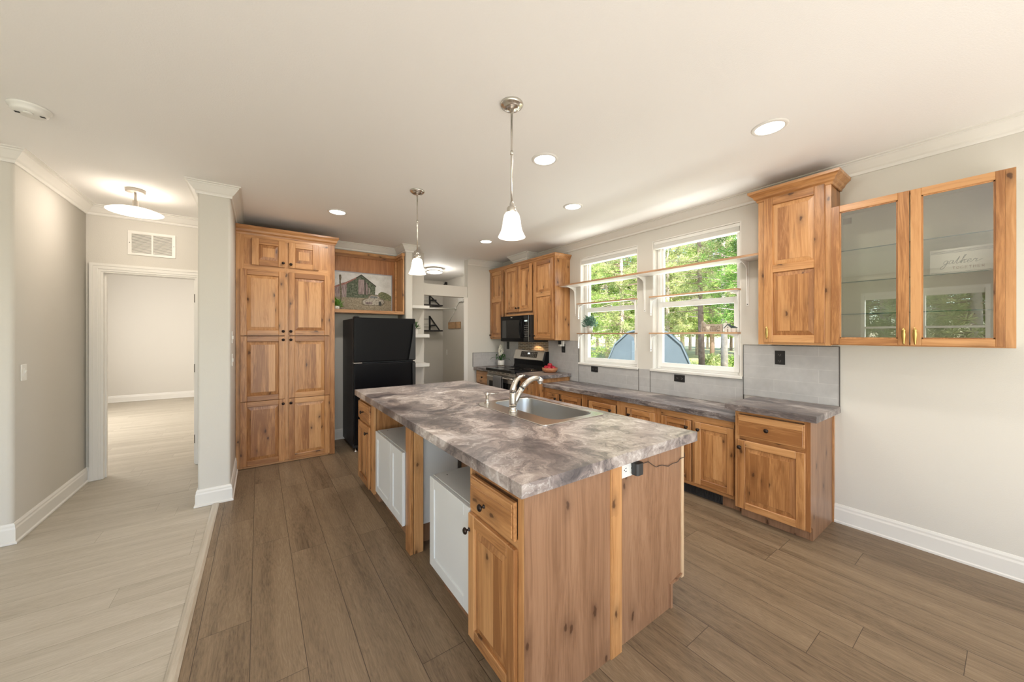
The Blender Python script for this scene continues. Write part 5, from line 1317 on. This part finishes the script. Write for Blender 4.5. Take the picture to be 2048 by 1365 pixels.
x, y = polar(1404, 17)
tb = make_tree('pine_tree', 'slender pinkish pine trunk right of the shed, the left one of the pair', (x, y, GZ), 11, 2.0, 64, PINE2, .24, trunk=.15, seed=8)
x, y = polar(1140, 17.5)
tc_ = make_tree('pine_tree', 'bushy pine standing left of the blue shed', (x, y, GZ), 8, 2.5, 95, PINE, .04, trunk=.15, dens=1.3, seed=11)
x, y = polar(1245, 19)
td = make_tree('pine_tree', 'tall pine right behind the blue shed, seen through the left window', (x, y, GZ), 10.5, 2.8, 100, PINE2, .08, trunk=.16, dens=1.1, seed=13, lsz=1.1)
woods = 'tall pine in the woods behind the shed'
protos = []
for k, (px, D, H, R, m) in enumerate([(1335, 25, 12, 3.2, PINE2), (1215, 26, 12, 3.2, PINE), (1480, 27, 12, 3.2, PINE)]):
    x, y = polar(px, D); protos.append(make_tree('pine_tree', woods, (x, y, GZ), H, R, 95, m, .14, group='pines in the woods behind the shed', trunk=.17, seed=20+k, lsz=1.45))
random.seed(99)
spots = [(1175, 33), (1255, 30), (1285, 28), (1365, 29), (1395, 33), (1425, 26), (1445, 35), (1195, 40), (1236, 42), (1275, 45), (1310, 40), (1345, 46), (1380, 43), (1415, 47), (1462, 42), (1500, 38), (1160, 27), (1300, 34), (1535, 30), (1120, 36)]
for k, (px, D) in enumerate(spots):
    x, y = polar(px, D); o = dup(protos[k % 3], (x, y, GZ)); o.rotation_euler.z = random.uniform(0, 6.28); s_ = random.uniform(.9, 1.15); o.scale = (s_, s_, s_)
wg = 'pine behind the house, mirrored in the cabinet glass'
for k, (x, y) in enumerate([(-9.0, .6), (-10.5, 2.6), (-12, -.4), (-13, 1.6), (-15, 3.8), (-16, .2), (-11, 4.4), (-14, -2.4)]):
    o = dup(protos[k % 3], (x, y, GZ), wg); o['group'] = 'pines mirrored in the cabinet glass'; o.rotation_euler.z = k*.9; o.scale = (.8, .8, .8)
# blue shed with an arched roof
sx, sy = polar(1294, 13.4)
sh = thing('shed', (sx+1.8, sy, GZ), 'blue-grey arched shed seen through both windows', 'shed')
arch = [(-1.50, 0), (-1.42, .85), (-1.15, 1.50), (-.68, 1.95), (0, 2.12), (.68, 1.95), (1.15, 1.50), (1.42, .85), (1.50, 0)]
rb_ = Matrix.Rotation(.50, 4, 'Z')
def shT(a, b_, c):
    v = rb_ @ Vector((a, b_, c)); return (sx+v.x, sy+v.y, GZ+v.z)
MB(shT).prism(arch, 0, 4.2, 'x').build('shell', TARP, sh)
MB(shT).prism([(-1.54, 0), (-1.46, .87), (-1.18, 1.54), (-.70, 2.0), (0, 2.17), (.70, 2.0), (1.18, 1.54), (1.46, .87), (1.54, 0), (1.50, 0), (1.42, .85), (1.15, 1.50), (.68, 1.95), (0, 2.12), (-.68, 1.95), (-1.15, 1.50), (-1.42, .85), (-1.50, 0)], -.08, .04, 'x').build('front_arch', flat('shed_edge', srgb(96, 106, 114), .5), sh)
MB(shT).box(-.03, .0, -.55, .55, 0, 1.65).build('door', flat('shed_door', srgb(92, 104, 114), .6), sh)
# grass and undergrowth
random.seed(5)
gr = MB()
for k in range(5200):
    px = random.uniform(1150, 1520); D = random.uniform(8, 24); x, y = polar(px, D)
    h = random.uniform(.12, .42); w = random.uniform(.02, .05); a = random.uniform(0, PI); dx, dy = math.cos(a)*w, math.sin(a)*w; lx, ly = random.uniform(-.1, .1), random.uniform(-.1, .1)
    gr.add([(x-dx, y-dy, GZ), (x+dx, y+dy, GZ), (x+lx, y+ly, GZ+h)], [(0, 1, 2)])
GRASS = noisemat('tall_grass', [(.2, srgb(116, 136, 66)), (.5, srgb(172, 186, 110)), (.8, srgb(226, 220, 168))], 2, trans=.3)
gr.build('grass', GRASS, kind='stuff', label='tall sunlit grass growing around the shed and pines', cat='grass')
bs0 = None
for k, (px, D, s_, lb) in enumerate([(1378, 14.0, 1.0, 'low green shrub at the right foot of the blue shed'), (1212, 12.0, .85, 'low green shrub at the left foot of the blue shed'), (1425, 20, 1.2, 'grey-green shrub between the two slender pine trunks'), (1475, 19, 1.1, 'low shrub at the right edge of the view through the right window'), (1335, 11.2, .6, 'small dark shrub in front of the blue shed in the right window')]):
    x, y = polar(px, D)
    t = thing('shrub', (x, y, GZ), lb, 'shrub', 'shrubs around the shed')
    mb = MB()
    for j in range(60):
        a = random.uniform(0, 2*PI); el = random.uniform(0, 1.4); r = .6*s_*random.uniform(.4, 1)
        tuft(mb, (x+r*math.cos(a)*math.cos(el), y+r*math.sin(a)*math.cos(el), GZ+.2+r*.8*math.sin(el)), .14, 9, .20, .03)
    mb.build('leaves', PINE if k % 2 else PINE2, t)
    st_ = MB()
    for j in range(5): a = j*1.26; st_.tube([(x, y, GZ), (x+.3*s_*math.cos(a), y+.3*s_*math.sin(a), GZ+.5*s_)], .012, 5)
    st_.build('stems', BARK, t)
fe = thing('fence', polar(1466, 23)+(GZ,), 'dark rail fence at the far right beyond the trees', 'fence')
xa, ya = polar(1440, 23); xb, yb = polar(1500, 23)
for z in (GZ+.65, GZ+1.0): MB().tube([(xa, ya, z), (xb, yb, z)], .03, 6).build('rail', BRK, fe)
for q_ in (.1, .5, .9): MB().tube([(xa+(xb-xa)*q_, ya+(yb-ya)*q_, GZ), (xa+(xb-xa)*q_, ya+(yb-ya)*q_, GZ+1.15)], .05, 6).build('post', BRK, fe)
